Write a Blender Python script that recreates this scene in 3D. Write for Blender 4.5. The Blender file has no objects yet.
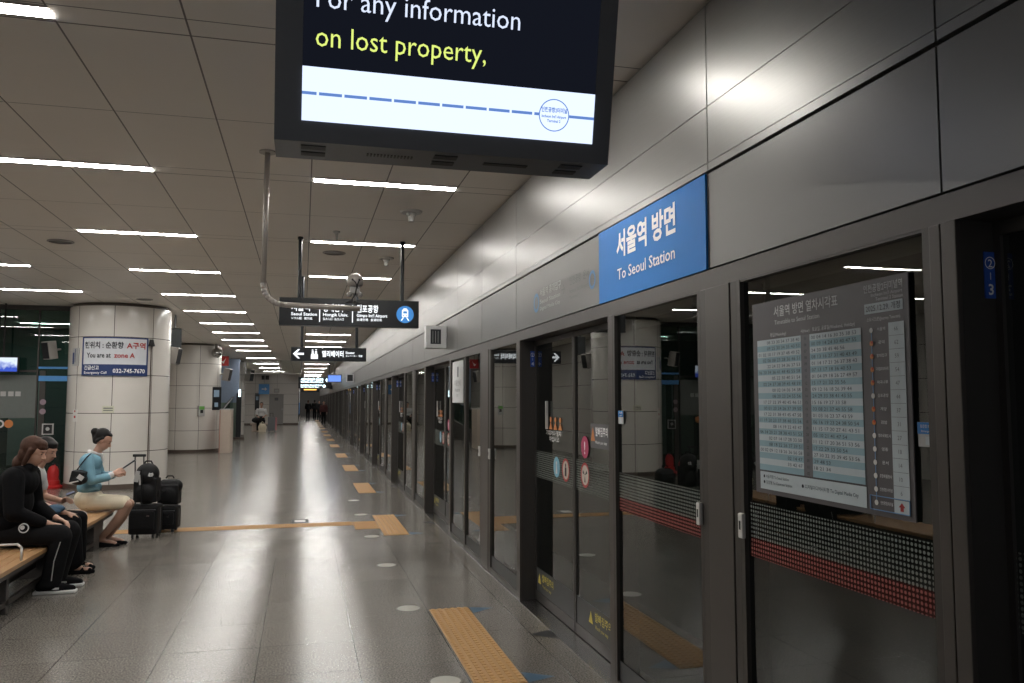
import bpy, bmesh, math, random
from mathutils import Vector, Matrix, Euler
random.seed(7)
C = bpy.context.scene.collection
PI = math.pi
H = 1.62            # eye height of the photographer
CZ = 3.45           # ceiling height
PX = 1.744          # front plane of the platform screen

# ------------------------------------------------------------------ materials
def nt(name):
    m = bpy.data.materials.new(name); m.use_nodes = True
    n = m.node_tree; n.nodes.clear()
    return m, n.nodes, n.links
def mathn(N, L, op, a, b=None, clamp=False):
    n = N.new('ShaderNodeMath'); n.operation = op; n.use_clamp = clamp
    for i, v in enumerate((a, b)):
        if v is None: continue
        if isinstance(v, (int, float)): n.inputs[i].default_value = v
        else: L.new(v, n.inputs[i])
    return n.outputs[0]
def mixc(N, L, f, a, b, mode='MIX'):
    n = N.new('ShaderNodeMix'); n.data_type = 'RGBA'; n.blend_type = mode
    for s, v in ((n.inputs[0], f), (n.inputs[6], a), (n.inputs[7], b)):
        if isinstance(v, (int, float)): s.default_value = v
        elif isinstance(v, tuple): s.default_value = (*v[:3], 1)
        else: L.new(v, s)
    return n.outputs[2]
def princ(N, L, col, rough=.5, metal=0, spec=.5, emit=None, es=0, coat=0):
    p = N.new('ShaderNodeBsdfPrincipled'); o = N.new('ShaderNodeOutputMaterial')
    L.new(p.outputs[0], o.inputs[0])
    if isinstance(col, tuple): p.inputs['Base Color'].default_value = (*col, 1)
    else: L.new(col, p.inputs['Base Color'])
    if isinstance(rough, (int, float)): p.inputs['Roughness'].default_value = rough
    else: L.new(rough, p.inputs['Roughness'])
    p.inputs['Metallic'].default_value = metal
    p.inputs['Specular IOR Level'].default_value = spec
    p.inputs['Coat Weight'].default_value = coat
    p.inputs['Coat Roughness'].default_value = .08
    if emit: p.inputs['Emission Color'].default_value = (*emit, 1); p.inputs['Emission Strength'].default_value = es
    return p
def mat(name, col, rough=.5, metal=0, var=.08, scale=14, spec=.5, coat=0, bump=0):
    m, N, L = nt(name)
    tc = N.new('ShaderNodeTexCoord'); no = N.new('ShaderNodeTexNoise')
    no.inputs['Scale'].default_value = scale; no.inputs['Detail'].default_value = 4
    L.new(tc.outputs['Object'], no.inputs['Vector'])
    c = mixc(N, L, no.outputs['Fac'], tuple(max(0, v*(1-var)) for v in col), tuple(min(1, v*(1+var)) for v in col))
    p = princ(N, L, c, rough, metal, spec, coat=coat)
    if bump:
        b = N.new('ShaderNodeBump'); b.inputs['Strength'].default_value = bump; b.inputs['Distance'].default_value = .01
        L.new(no.outputs['Fac'], b.inputs['Height']); L.new(b.outputs[0], p.inputs['Normal'])
    return m
def emis(name, col, s):
    m, N, L = nt(name)
    e = N.new('ShaderNodeEmission'); o = N.new('ShaderNodeOutputMaterial')
    e.inputs[0].default_value = (*col, 1); e.inputs[1].default_value = s
    L.new(e.outputs[0], o.inputs[0]); return m
def seam(N, L, coord, period, off, w):
    t = mathn(N, L, 'DIVIDE', mathn(N, L, 'SUBTRACT', coord, off), period)
    f = mathn(N, L, 'FRACT', mathn(N, L, 'ADD', t, 100.5))
    d = mathn(N, L, 'ABSOLUTE', mathn(N, L, 'SUBTRACT', f, .5))
    return mathn(N, L, 'LESS_THAN', d, w/2/period)
def gridmat(name, col, line, axes, rough=.5, metal=0, spec=.5, var=.05, nscale=6, coat=0, speck=0, roughvar=0):
    """axes: list of (axis, period, offset, width)"""
    m, N, L = nt(name)
    tc = N.new('ShaderNodeTexCoord'); sp = N.new('ShaderNodeSeparateXYZ')
    L.new(tc.outputs['Object'], sp.inputs[0])
    mask = None
    for a, per, off, w in axes:
        s = seam(N, L, sp.outputs['XYZ'.index(a)], per, off, w)
        mask = s if mask is None else mathn(N, L, 'MAXIMUM', mask, s)
    no = N.new('ShaderNodeTexNoise'); no.inputs['Scale'].default_value = nscale; no.inputs['Detail'].default_value = 3
    L.new(tc.outputs['Object'], no.inputs['Vector'])
    c = mixc(N, L, no.outputs['Fac'], tuple(v*(1-var) for v in col), tuple(min(1, v*(1+var)) for v in col))
    if speck:
        n2 = N.new('ShaderNodeTexNoise'); n2.inputs['Scale'].default_value = 90; n2.inputs['Detail'].default_value = 2
        L.new(tc.outputs['Object'], n2.inputs['Vector'])
        r = N.new('ShaderNodeMapRange'); r.inputs[1].default_value = .35; r.inputs[2].default_value = .65
        r.inputs[3].default_value = 1-speck; r.inputs[4].default_value = 1+speck
        L.new(n2.outputs['Fac'], r.inputs[0])
        cm = N.new('ShaderNodeVectorMath'); cm.operation = 'SCALE'
        L.new(c, cm.inputs[0]); L.new(r.outputs[0], cm.inputs['Scale']); c = cm.outputs[0]
        # each tile a touch lighter or darker
        fx = mathn(N, L, 'FLOOR', mathn(N, L, 'DIVIDE', mathn(N, L, 'SUBTRACT', sp.outputs[0], axes[0][2]), axes[0][1]))
        fy = mathn(N, L, 'FLOOR', mathn(N, L, 'DIVIDE', mathn(N, L, 'SUBTRACT', sp.outputs[1], axes[1][2]), axes[1][1]))
        cx = N.new('ShaderNodeCombineXYZ'); L.new(fx, cx.inputs[0]); L.new(fy, cx.inputs[1])
        wn = N.new('ShaderNodeTexWhiteNoise'); L.new(cx.outputs[0], wn.inputs['Vector'])
        r2 = N.new('ShaderNodeMapRange'); r2.inputs[3].default_value = .93; r2.inputs[4].default_value = 1.07
        L.new(wn.outputs['Value'], r2.inputs[0])
        cm = N.new('ShaderNodeVectorMath'); cm.operation = 'SCALE'
        L.new(c, cm.inputs[0]); L.new(r2.outputs[0], cm.inputs['Scale']); c = cm.outputs[0]
    c = mixc(N, L, mask, c, line)
    rr = rough
    if roughvar:
        rr = mathn(N, L, 'ADD', mathn(N, L, 'MULTIPLY', no.outputs['Fac'], roughvar), rough-roughvar/2)
    princ(N, L, c, rr, metal, spec, coat=coat)
    return m
def glassmat(name, tint=(.55, .6, .58), ior=1.9, rough=0.0, refl=(.9, .92, .9)):
    m, N, L = nt(name)
    t = N.new('ShaderNodeBsdfTransparent'); t.inputs[0].default_value = (*tint, 1)
    g = N.new('ShaderNodeBsdfGlossy'); g.inputs['Roughness'].default_value = rough; g.inputs[0].default_value = (*refl, 1)
    f = N.new('ShaderNodeLayerWeight'); f.inputs[0].default_value = .5
    lw = N.new('ShaderNodeFresnel'); lw.inputs[0].default_value = ior
    ge = N.new('ShaderNodeNewGeometry')
    x = N.new('ShaderNodeMixShader'); o = N.new('ShaderNodeOutputMaterial')
    # same reflectance from both sides of the pane
    f2 = mathn(N, L, 'MULTIPLY', mathn(N, L, 'POWER', f.outputs['Facing'], 4.0), .75)
    fa = mathn(N, L, 'ADD', f2, ((ior-1)/(ior+1))**2, clamp=True)
    L.new(fa, x.inputs[0]); L.new(t.outputs[0], x.inputs[1]); L.new(g.outputs[0], x.inputs[2]); L.new(x.outputs[0], o.inputs[0])
    return m
def dotmat(name, y0, redband=True):
    """rows of printed dots on a clear film; the lower rows sit on a red band (object coords, z from band bottom)"""
    m, N, L = nt(name)
    tc = N.new('ShaderNodeTexCoord'); sp = N.new('ShaderNodeSeparateXYZ'); L.new(tc.outputs['Object'], sp.inputs[0])
    P = .0165
    def cell(s):
        f = mathn(N, L, 'FRACT', mathn(N, L, 'ADD', mathn(N, L, 'DIVIDE', s, P), 100))
        return mathn(N, L, 'SUBTRACT', f, .5)
    a = cell(sp.outputs[1]); b = cell(sp.outputs[2])
    r = mathn(N, L, 'SQRT', mathn(N, L, 'ADD', mathn(N, L, 'MULTIPLY', a, a), mathn(N, L, 'MULTIPLY', b, b)))
    dot = mathn(N, L, 'LESS_THAN', r, .33)
    red = mathn(N, L, 'LESS_THAN', sp.outputs[2], 1.0+P*4.5 if redband else -9.0)
    low = mathn(N, L, 'MULTIPLY', red, .62)
    fac = mathn(N, L, 'MAXIMUM', mathn(N, L, 'MULTIPLY', dot, .85), low)
    col = mixc(N, L, dot, (.12, .02, .017), mixc(N, L, red, (.22, .24, .22), (.26, .13, .12)))
    d = N.new('ShaderNodeBsdfDiffuse'); L.new(col, d.inputs[0])
    t = N.new('ShaderNodeBsdfTransparent'); x = N.new('ShaderNodeMixShader'); o = N.new('ShaderNodeOutputMaterial')
    L.new(fac, x.inputs[0]); L.new(t.outputs[0], x.inputs[1]); L.new(d.outputs[0], x.inputs[2]); L.new(x.outputs[0], o.inputs[0])
    return m
def woodmat(name, a, b):
    m, N, L = nt(name)
    tc = N.new('ShaderNodeTexCoord'); mp = N.new('ShaderNodeMapping'); mp.inputs['Scale'].default_value = (30, 2.2, 30)
    no = N.new('ShaderNodeTexNoise'); no.inputs['Scale'].default_value = 2; no.inputs['Detail'].default_value = 6; no.inputs['Distortion'].default_value = .6
    L.new(tc.outputs['Object'], mp.inputs[0]); L.new(mp.outputs[0], no.inputs['Vector'])
    princ(N, L, mixc(N, L, no.outputs['Fac'], a, b), .38, coat=.2); return m
def brushed(name, col, rough, metal):
    m, N, L = nt(name)
    tc = N.new('ShaderNodeTexCoord'); mp = N.new('ShaderNodeMapping'); mp.inputs['Scale'].default_value = (1, 1.2, 60)
    no = N.new('ShaderNodeTexNoise'); no.inputs['Scale'].default_value = 3; no.inputs['Detail'].default_value = 3
    L.new(tc.outputs['Object'], mp.inputs[0]); L.new(mp.outputs[0], no.inputs['Vector'])
    n2 = N.new('ShaderNodeTexNoise'); n2.inputs['Scale'].default_value = 1.1; L.new(tc.outputs['Object'], n2.inputs['Vector'])
    c = mixc(N, L, no.outputs['Fac'], tuple(v*.94 for v in col), tuple(v*1.05 for v in col))
    rr = mathn(N, L, 'ADD', mathn(N, L, 'MULTIPLY', n2.outputs['Fac'], .1), rough-.05)
    princ(N, L, c, rr, metal, .3); return m

M = {}
M['ceil'] = gridmat('ceiling_panels', (.88, .835, .77), (.20, .18, .16),
    [('X', .611, -1.19, .010), ('Y', 2.675, 5.47, .007), ('Y', 2.675, 4.04, .008), ('Y', 2.675, 4.225, .012)], rough=.45, spec=.3, var=.03, nscale=1.3)
M['floor'] = gridmat('polished_granite_tiles', (.165, .15, .132), (.034, .03, .026),
    [('X', .605, .36, .006), ('Y', .605, 5.11, .005)], rough=.19, spec=.36, var=.10, nscale=2.0, speck=.5, roughvar=.08)
M['metal'] = brushed('brushed_upper_cladding', (.27, .262, .25), .36, .62)
M['satin'] = mat('satin_grey_cladding', (.165, .16, .152), .42, .55, .03, 2)
M['taupe'] = mat('taupe_painted_metal', (.062, .055, .049), .42, .35, .05, 5)
M['taupe_l'] = mat('light_taupe_metal', (.080, .070, .063), .42, .4, .04, 5)
M['reveal'] = mat('dark_reveal_metal', (.055, .05, .046), .45, .3, .04, 5)
M['black'] = mat('matt_black', (.010, .010, .011), .55)
M['joint'] = mat('dark_joint', (.02, .018, .016), .7)
M['glass'] = glassmat('screen_glass', (.45, .5, .47), 1.95)
M['gglass'] = glassmat('green_tinted_glass', (.22, .36, .31), 1.55)
M['cglass'] = glassmat('clear_glass', (.86, .9, .88), 1.5)
M['dots'] = dotmat('dotted_film_print', 0)
M['lamp'] = emis('lamp_diffuser', (1.0, .975, .93), 52)
M['lampf'] = mat('lamp_housing', (.35, .33, .31), .4, .3)
M['white'] = mat('white_plastic', (.62, .61, .58), .4)
M['wtext'] = mat('white_lettering', (.93, .94, .95), .5)
M['wglow'] = emis('lit_white_lettering', (.92, .96, 1), 1.1)
M['steel'] = mat('brushed_steel', (.5, .49, .48), .25, 1, .04, 20)
M['tact'] = mat('tactile_orange', (.42, .235, .085), .5, 0, .12, 30)
M['blue'] = mat('sign_blue', (.035, .19, .52), .25, 0, .03, coat=.6)
M['navy'] = mat('navy_blue', (.012, .035, .14), .4)
M['bluetri'] = mat('floor_blue', (.025, .075, .13), .5)
M['signblk'] = mat('sign_black', (.012, .014, .017), .3)
M['dgrey'] = mat('monitor_grey', (.13, .136, .146), .42)
M['panelw'] = gridmat('white_wall_panels', (.62, .59, .55), (.10, .09, .08), [('X', 1.42, -.3, .012), ('Z', .71, .67, .012)], rough=.25, coat=.3, var=.02)
M['brown'] = mat('brown_plinth', (.10, .075, .06), .4)
M['wood'] = woodmat('oak_slats', (.36, .19, .085), (.52, .32, .16))
M['red'] = mat('red_paint', (.42, .012, .012), .35)
M['skin'] = mat('skin', (.50, .29, .21), .5, 0, .06, 20)
M['tights'] = mat('sheer_tights', (.36, .21, .15), .45)
M['hairb'] = mat('black_hair', (.007, .006, .006), .5, 0, .3, 60, spec=.25)
M['hairbr'] = mat('brown_hair', (.060, .028, .018), .6, 0, .4, 50, spec=.2, bump=.4)
M['bluej'] = mat('light_blue_jacket', (.17, .34, .43), .85, 0, .12, 12, bump=.3)
M['cream'] = mat('cream_skirt', (.62, .55, .42), .8, 0, .06, 10, bump=.2)
M['whitec'] = mat('white_cloth', (.6, .6, .6), .8, 0, .06, 15, bump=.2)
M['blackc'] = mat('black_cloth', (.006, .006, .007), .9, 0, .3, 12, spec=.12, bump=.4)
M['blackc2'] = mat('washed_black_cloth', (.010, .010, .011), .9, 0, .3, 16, spec=.12, bump=.4)
M['denim'] = mat('denim', (.03, .07, .12), .85, 0, .2, 40)
M['nylon'] = mat('black_nylon', (.006, .006, .007), .6, 0, .25, 60, spec=.25, bump=.3)
M['beige'] = mat('beige_laminate', (.52, .43, .36), .4)
M['pink'] = mat('pink_disc', (.42, .05, .12), .5)
M['yellow'] = mat('yellow_print', (.62, .52, .10), .5)
M['orange'] = mat('orange_print', (.55, .20, .06), .5)
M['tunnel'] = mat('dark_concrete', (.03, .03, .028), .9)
M['lgrey'] = mat('light_grey_paint', (.42, .42, .41), .5)

# ------------------------------------------------------------------ mesh builder
_tc = {}
def text_mesh(s, bold=0.0):
    k = (s, bold)
    if k in _tc: return _tc[k]
    cu = bpy.data.curves.new('t', 'FONT'); cu.body = s; cu.size = 1; cu.resolution_u = 2; cu.offset = bold
    ob = bpy.data.objects.new('t', cu)
    me = bpy.data.meshes.new_from_object(ob)
    vs = [v.co.copy() for v in me.vertices]; fs = [tuple(p.vertices) for p in me.polygons]
    bpy.data.objects.remove(ob); bpy.data.curves.remove(cu); bpy.data.meshes.remove(me)
    _tc[k] = (vs, fs); return _tc[k]
class MB:
    def __init__(s): s.v = []; s.f = []; s.mi = []; s.cur = 0
    def add(s, vs, fs):
        o = len(s.v); s.v += [Vector(v) for v in vs]
        for f in fs: s.f.append(tuple(i+o for i in f)); s.mi.append(s.cur)
        return s
    def m(s, i): s.cur = i; return s
    def box(s, x0, x1, y0, y1, z0, z1, b=0):
        x0, x1 = sorted((x0, x1)); y0, y1 = sorted((y0, y1)); z0, z1 = sorted((z0, z1))
        if b:
            bm = bmesh.new(); bmesh.ops.create_cube(bm, size=1)
            for v in bm.verts: v.co = Vector(((x0+x1)/2+v.co.x*(x1-x0), (y0+y1)/2+v.co.y*(y1-y0), (z0+z1)/2+v.co.z*(z1-z0)))
            bmesh.ops.bevel(bm, geom=bm.edges[:], offset=b, segments=2, affect='EDGES', profile=.6)
            return s.bm(bm)
        return s.add([(x0,y0,z0),(x1,y0,z0),(x1,y1,z0),(x0,y1,z0),(x0,y0,z1),(x1,y0,z1),(x1,y1,z1),(x0,y1,z1)],
            [(0,3,2,1),(4,5,6,7),(0,1,5,4),(1,2,6,5),(2,3,7,6),(3,0,4,7)])
    def bm(s, bm, mw=None):
        bm.verts.index_update()
        vs = [(mw @ v.co) if mw else v.co.copy() for v in bm.verts]; fs = [tuple(v.index for v in f.verts) for f in bm.faces]
        bm.free(); return s.add(vs, fs)
    def obox(s, c, size, rot=(0,0,0), b=0):
        t = MB().box(-size[0]/2, size[0]/2, -size[1]/2, size[1]/2, -size[2]/2, size[2]/2, b)
        mw = Matrix.Translation(c) @ Euler(rot).to_matrix().to_4x4()
        return s.add([mw @ v for v in t.v], t.f)
    def cyl(s, p0, p1, r0, r1=None, n=16, caps=True):
        p0, p1 = Vector(p0), Vector(p1); r1 = r0 if r1 is None else r1
        q = (p1-p0).to_track_quat('Z', 'Y')
        vs = []
        for p, r in ((p0, r0), (p1, r1)):
            for i in range(n):
                a = 2*PI*i/n; vs.append(p + q @ Vector((r*math.cos(a), r*math.sin(a), 0)))
        fs = [(i, (i+1) % n, n+(i+1) % n, n+i) for i in range(n)]
        if caps: fs += [tuple(range(n))[::-1], tuple(range(n, 2*n))]
        return s.add(vs, fs)
    def tube(s, pts, r, n=10):
        pts = [Vector(p) for p in pts]
        for i in range(len(pts)-1): s.cyl(pts[i], pts[i+1], r, n=n)
        for p in pts[1:-1]: s.sph(p, (r, r, r), n, n//2)
        return s
    def sph(s, c, r, n=16, k=10, rot=(0,0,0)):
        bm = bmesh.new(); bmesh.ops.create_uvsphere(bm, u_segments=n, v_segments=k, radius=1)
        mw = Matrix.Translation(c) @ Euler(rot).to_matrix().to_4x4() @ Matrix.Diagonal((*r, 1))
        return s.bm(bm, mw)
    def lathe(s, c, prof, n=24):
        vs = []; k = len(prof)
        for i in range(n):
            a = 2*PI*i/n
            for r, z in prof: vs.append((c[0]+r*math.cos(a), c[1]+r*math.sin(a), c[2]+z))
        return s.add(vs, [(i*k+j, ((i+1) % n)*k+j, ((i+1) % n)*k+j+1, i*k+j+1) for i in range(n) for j in range(k-1)])
    def poly(s, pts, th=None):
        """flat polygon, or a slab along th"""
        n = len(pts)
        if th is None: return s.add(pts, [tuple(range(n))])
        th = Vector(th); a = [Vector(p) for p in pts]; b = [p+th for p in a]
        return s.add(a+b, [tuple(range(n))[::-1], tuple(range(n, 2*n))] + [(i, (i+1) % n, n+(i+1) % n, n+i) for i in range(n)])
    def text(s, t, o, u=(1,0,0), v=(0,0,1), h=.1, w=None, align='L', bold=0.0, fmap=None):
        vs, fs = text_mesh(t, bold)
        if not vs: return s
        x0 = min(p.x for p in vs); x1 = max(p.x for p in vs)
        sc = h/.76; sx = sc if w is None else w/(x1-x0)
        W = (x1-x0)*sx; off = {'L': 0, 'C': -W/2, 'R': -W}[align]
        o, u, v = Vector(o), Vector(u), Vector(v)
        pts = []
        for p in vs:
            a, b = (p.x-x0)*sx+off, p.y*sc
            pts.append(fmap(a, b) if fmap else o+u*a+v*b)
        return s.add(pts, fs)
    def disc(s, c, u, v, r, n=28, r0=0, r2=None):
        c, u, v = Vector(c), Vector(u), Vector(v); r2 = r if r2 is None else r2
        o = [c+u*r*math.cos(2*PI*i/n)+v*r2*math.sin(2*PI*i/n) for i in range(n)]
        if not r0: return s.add(o, [tuple(range(n))])
        q = [c+(p-c)*(r0/r) for p in o]
        return s.add(o+q, [(i, (i+1) % n, n+(i+1) % n, n+i) for i in range(n)])
    def build(s, name, mats, parent=None, smooth=False, loc=None):
        me = bpy.data.meshes.new(name); me.from_pydata([tuple(v) for v in s.v], [], s.f)
        for m_ in (mats if isinstance(mats, (list, tuple)) else [mats]): me.materials.append(M[m_] if isinstance(m_, str) else m_)
        me.polygons.foreach_set('material_index', s.mi)
        if smooth: me.polygons.foreach_set('use_smooth', [True]*len(me.polygons))
        me.update()
        o = bpy.data.objects.new(name, me); C.objects.link(o)
        if parent: o.parent = parent
        if loc: o.location = loc
        return o
def tag(o, label=None, cat=None, group=None, kind=None):
    if label: o['label'] = label
    if cat: o['category'] = cat
    if group: o['group'] = group
    if kind: o['kind'] = kind
    return o
def thing(name, label, cat, loc=(0,0,0), rz=0, group=None):
    o = bpy.data.objects.new(name, None); C.objects.link(o); o.location = loc; o.rotation_euler = (0,0,rz); o.empty_display_size = .1
    return tag(o, label, cat, group)
def dup(root, loc, label=None, group=None, rz=None):
    r = root.copy(); C.objects.link(r); r.location = loc
    if rz is not None: r.rotation_euler = (0,0,rz)
    if label: r['label'] = label
    if group: r['group'] = group
    for ch in list(root.children):
        c = ch.copy(); C.objects.link(c); c.parent = r
        for g in list(ch.children):
            d = g.copy(); C.objects.link(d); d.parent = c
    return r
def struct(name, mb, m, **k): return tag(mb.build(name, m, **k), kind='structure')

# smooth organic shapes: tapered capsules and ellipsoids fused into one skin
def blob(name, prims, m, parent, vox=.008, smooth=6, regions=None, loc=None):
    b = MB()
    for p in prims:
        if p[0] == 'c':
            _, p0, r0, p1, r1 = p[:5]
            p0, p1 = Vector(p0), Vector(p1)
            b.sph(p0, (r0,)*3, 14, 10); b.sph(p1, (r1,)*3, 14, 10)
            b.cyl(p0, p1, r0, r1, n=14)
        elif p[0] == 'e':
            b.sph(p[1], p[2], 20, 14, p[3] if len(p) > 3 else (0,0,0))
        elif p[0] == 'b':
            b.obox(p[1], p[2], p[3] if len(p) > 3 else (0,0,0))
    me = bpy.data.meshes.new('tmp'); me.from_pydata([tuple(v) for v in b.v], [], b.f); me.update()
    o = bpy.data.objects.new('tmp', me); C.objects.link(o)
    r = o.modifiers.new('r', 'REMESH'); r.mode = 'VOXEL'; r.voxel_size = vox; r.adaptivity = 0
    sm = o.modifiers.new('s', 'SMOOTH'); sm.iterations = smooth; sm.factor = .5
    bpy.context.view_layer.update()
    dg = bpy.context.evaluated_depsgraph_get()
    me2 = bpy.data.meshes.new_from_object(o.evaluated_get(dg))
    bpy.data.objects.remove(o); bpy.data.meshes.remove(me)
    me2.materials.clear()
    for m_ in (m if isinstance(m, (list, tuple)) else [m]): me2.materials.append(M[m_])
    me2.polygons.foreach_set('use_smooth', [True]*len(me2.polygons))
    if regions:
        for p in me2.polygons: p.material_index = regions(p.center)
    me2.name = name
    ob = bpy.data.objects.new(name, me2); C.objects.link(ob); ob.parent = parent
    if loc: ob.location = loc
    return ob
# ------------------------------------------------------------------ the setting
YF = 92.0
struct('floor', MB().box(-9, PX+.02, -5, YF, -.2, 0), 'floor')
struct('ceiling', MB().box(-9, 2.3, -5, YF, CZ, CZ+.2), 'ceil')
struct('wall_far', MB().box(-9, -.3, 57.5, 58, .1, CZ).box(-.5, -.3, 58, YF, .1, CZ), 'panelw')
struct('baseboard_far', MB().box(-9, -.28, 57.46, 57.6, 0, .12).box(-.4, -.28, 57.6, YF, 0, .12), 'brown')
struct('wall_core', MB().box(-4.5, -4.38, 18.2, 57.5, 0, CZ), 'panelw')
struct('wall_end', MB().box(-.5, 2.3, YF, YF+.3, 0, CZ), 'satin')
struct('wall_left', MB().box(-9.2, -9, -5, 58, 0, CZ), 'panelw')
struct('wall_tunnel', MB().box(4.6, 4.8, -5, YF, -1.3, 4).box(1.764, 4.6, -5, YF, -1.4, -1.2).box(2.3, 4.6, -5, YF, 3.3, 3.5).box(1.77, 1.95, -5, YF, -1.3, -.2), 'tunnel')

# upper right-hand wall: separate metal cladding panels with open joints
reveals = [1.84, 6.50, 11.87]
p = 11.87
while p < YF-6:
    for d in (4.65, 4.65, 4.65, 5.37):
        p += d
        if p < YF-1: reveals.append(p)
    # next car
DW = 2.0            # clear width of a door opening
up, low = MB(), MB()
back = MB().box(1.775, 2.3, -5, YF, 2.13, CZ)
g = .004
ys = [-5.0, -2.17, -.80, .54, 1.89, 3.25]
seams = [3.25]
for r0, r1 in zip(reveals, reveals[1:]):
    a, b = r0+.05, r1+.1
    n = 2 if r0 > 1.85 else 2
    seams += ([r0+1.41, r0+2.78] if r0 < 2 else [r0+.15, r0+1.52, r0+2.89])
seams = sorted(set(round(s, 3) for s in ys+seams if s <= YF)) + [YF]
for a, b in zip(seams, seams[1:]):
    if b-a < .05: continue
    low.box(PX+.004, 1.775, a+g, b-g, 2.212, 2.638)
useams = [s for s in seams if min(abs(s-(r0+2.78)) for r0 in reveals) > .02]
for a, b in zip(useams, useams[1:]):
    if b-a < .05: continue
    up.box(PX+.004, 1.775, a+g, b-g, 2.655, 2.690)
    up.box(PX+.004, 1.775, a+g, b-g, 2.693, 2.948)
    up.box(PX+.004, 1.775, a+g, b-g, 2.952, CZ-.025)
struct('wall_right_upper', up, 'metal'); struct('wall_right', low, 'satin'); struct('wall_right_backing', back, 'joint')
struct('trim_header', MB().box(PX, 2.02, -5, YF, 2.122, 2.202), 'taupe_l')
struct('trim_sill', MB().box(PX-.02, 2.0, -5, YF, -.01, .004), 'steel')

# ------------------------------------------------------------------ platform screen
ORD = ['nearest','second','third','fourth','fifth','sixth','seventh','eighth','ninth','tenth','eleventh','twelfth','thirteenth','fourteenth','fifteenth','sixteenth','seventeenth','eighteenth','nineteenth','twentieth','twenty-first','twenty-second']
UM = (0,-1,0)   # reading direction on the right-hand wall
def onx(x): return lambda y, z: (x, y, z)
M['dotsw'] = dotmat('pale_dotted_film', 0, False)
def make_door():
    t = thing('platform_screen_door', 'x', 'sliding door', (PX, 0, 0))
    X = .136
    for k, s in ((0, 1), (1, -1)):
        a, b = (0.004, 1.0) if s > 0 else (-1.0, -.004)
        lf = MB()
        w = .022
        lf.box(X-.012, X+.02, a, a+w, .01, 2.12).box(X-.012, X+.02, b-w, b, .01, 2.12)
        lf.box(X-.011, X+.02, a+w, b-w, 2.08, 2.12).box(X-.011, X+.02, a+w, b-w, .01, .085)
        l = lf.build('door_leaf', 'black' if 0 else 'reveal', t)
        MB().poly([(X,b-w,.085),(X,a+w,.085),(X,a+w,2.08),(X,b-w,2.08)]).build('glass_pane', 'glass', l)
        d = MB().poly([(X-.004,b-w,.999),(X-.004,a+w,.999),(X-.004,a+w,1.213),(X-.004,b-w,1.213)])
        d.build('dotted_film', 'dotsw', l)
        fb = MB().box(X-.005, X-.002, a+w, b-w, .085, .27).build('warning_band', 'bandgrey', l)
        wt = MB()
        wx = X-.008; yc = a+.82 if s > 0 else a+.62
        wt.poly([(wx, yc+.10, .155),(wx, yc+.02, .155),(wx, yc+.06, .235)])
        wt.text('발빠짐주의', (wx, yc-.02, .19), UM, h=.05, bold=.01).text('Watch your step', (wx, yc-.02, .14), UM, h=.026)
        wt.build('warning_lettering', 'yellow', l)
    x = X-.007
    s = MB()
    # far leaf: row of orange figures with two lines of print, blue disc and red ring
    s.m(0)
    for i in range(3):
        y = .57-i*.12
        s.disc((x, y, 1.475), UM, (0,0,1), .022, 10); s.poly([(x,y+.045,1.40),(x,y-.045,1.40),(x,y,1.46)])
    s.m(1).text('기대거나 밀지', (x, .69, 1.355), UM, h=.034, w=.38).text('마십시오', (x, .60, 1.31), UM, h=.034, w=.24)
    s.build('orange_picture_sticker', ['orange', 'wtext'], t)
    b = MB().disc((x, .42, 1.12), UM, (0,0,1), .078); b.m(1).poly([(x-.001,.44,1.07),(x-.001,.40,1.07),(x-.001,.42,1.17)]).disc((x-.001,.42,1.15), UM, (0,0,1), .014, 10)
    b.build('round_blue_sticker', ['palebl', 'white'], t)
    for nm, y, z, colr in (('no_leaning_sticker', .20, 1.115, 'fig'), ('no_entry_sticker', -.22, 1.115, 'fig')):
        r = MB().disc((x, y, z), UM, (0,0,1), .085, 28, .068); r.m(1).disc((x+.001, y, z), UM, (0,0,1), .07)
        r.m(2)
        if y > 0: r.disc((x-.001, y, z+.035), UM, (0,0,1), .014, 10).poly([(x-.001,y+.02,z-.045),(x-.001,y-.02,z-.045),(x-.001,y-.02,z+.02),(x-.001,y+.02,z+.02)])
        else:
            for a_ in range(3):
                an = a_*2*PI/3+.5
                r.poly([(x-.001, y, z), (x-.001, y+.05*math.cos(an-.25), z+.05*math.sin(an-.25)), (x-.001, y+.05*math.cos(an+.25), z+.05*math.sin(an+.25))])
        r.build(nm, ['ringred', 'cream_', 'black'], t)
    r = MB().disc((x, -.22, 1.305), UM, (0,0,1), .076); r.m(1).text('!', (x-.001, -.22, 1.26), UM, h=.09, align='C', bold=.02)
    r.build('round_pink_sticker', ['pink', 'wtext'], t)
    r = MB().box(x, x+.003, -.34, -.67, 1.31, 1.47); r.m(1).poly([(x-.001,-.345,1.355),(x-.001,-.425,1.355),(x-.001,-.385,1.45)])
    r.m(2).text('발빠짐주의', (x-.001, -.435, 1.395), UM, h=.05, w=.22, bold=.015).text('Watch your step', (x-.001, -.43, 1.34), UM, h=.022, w=.21)
    r.build('warning_label', ['lblgrey', 'orange', 'wtext'], t)
    MB().box(X-.03, X-.012, .62, .64, 1.40, 1.62).build('pull_handle', 'lgrey', t)
    # small arrows on the floor plate in front of the doors
    return t
M['dots_'] = dotmat('panel_dotted_film', 0)
M['bandgrey'] = mat('grey_film', (.06, .062, .062), .5)
M['lblgrey'] = mat('label_grey', (.10, .10, .105), .5)
M['palebl'] = mat('pale_blue_disc', (.18, .40, .52), .5)
M['ringred'] = mat('ring_red', (.38, .03, .03), .5)
M['cream_'] = mat('cream_disc', (.55, .50, .44), .5)
door0 = make_door()
DG = 'platform screen doors'
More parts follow.
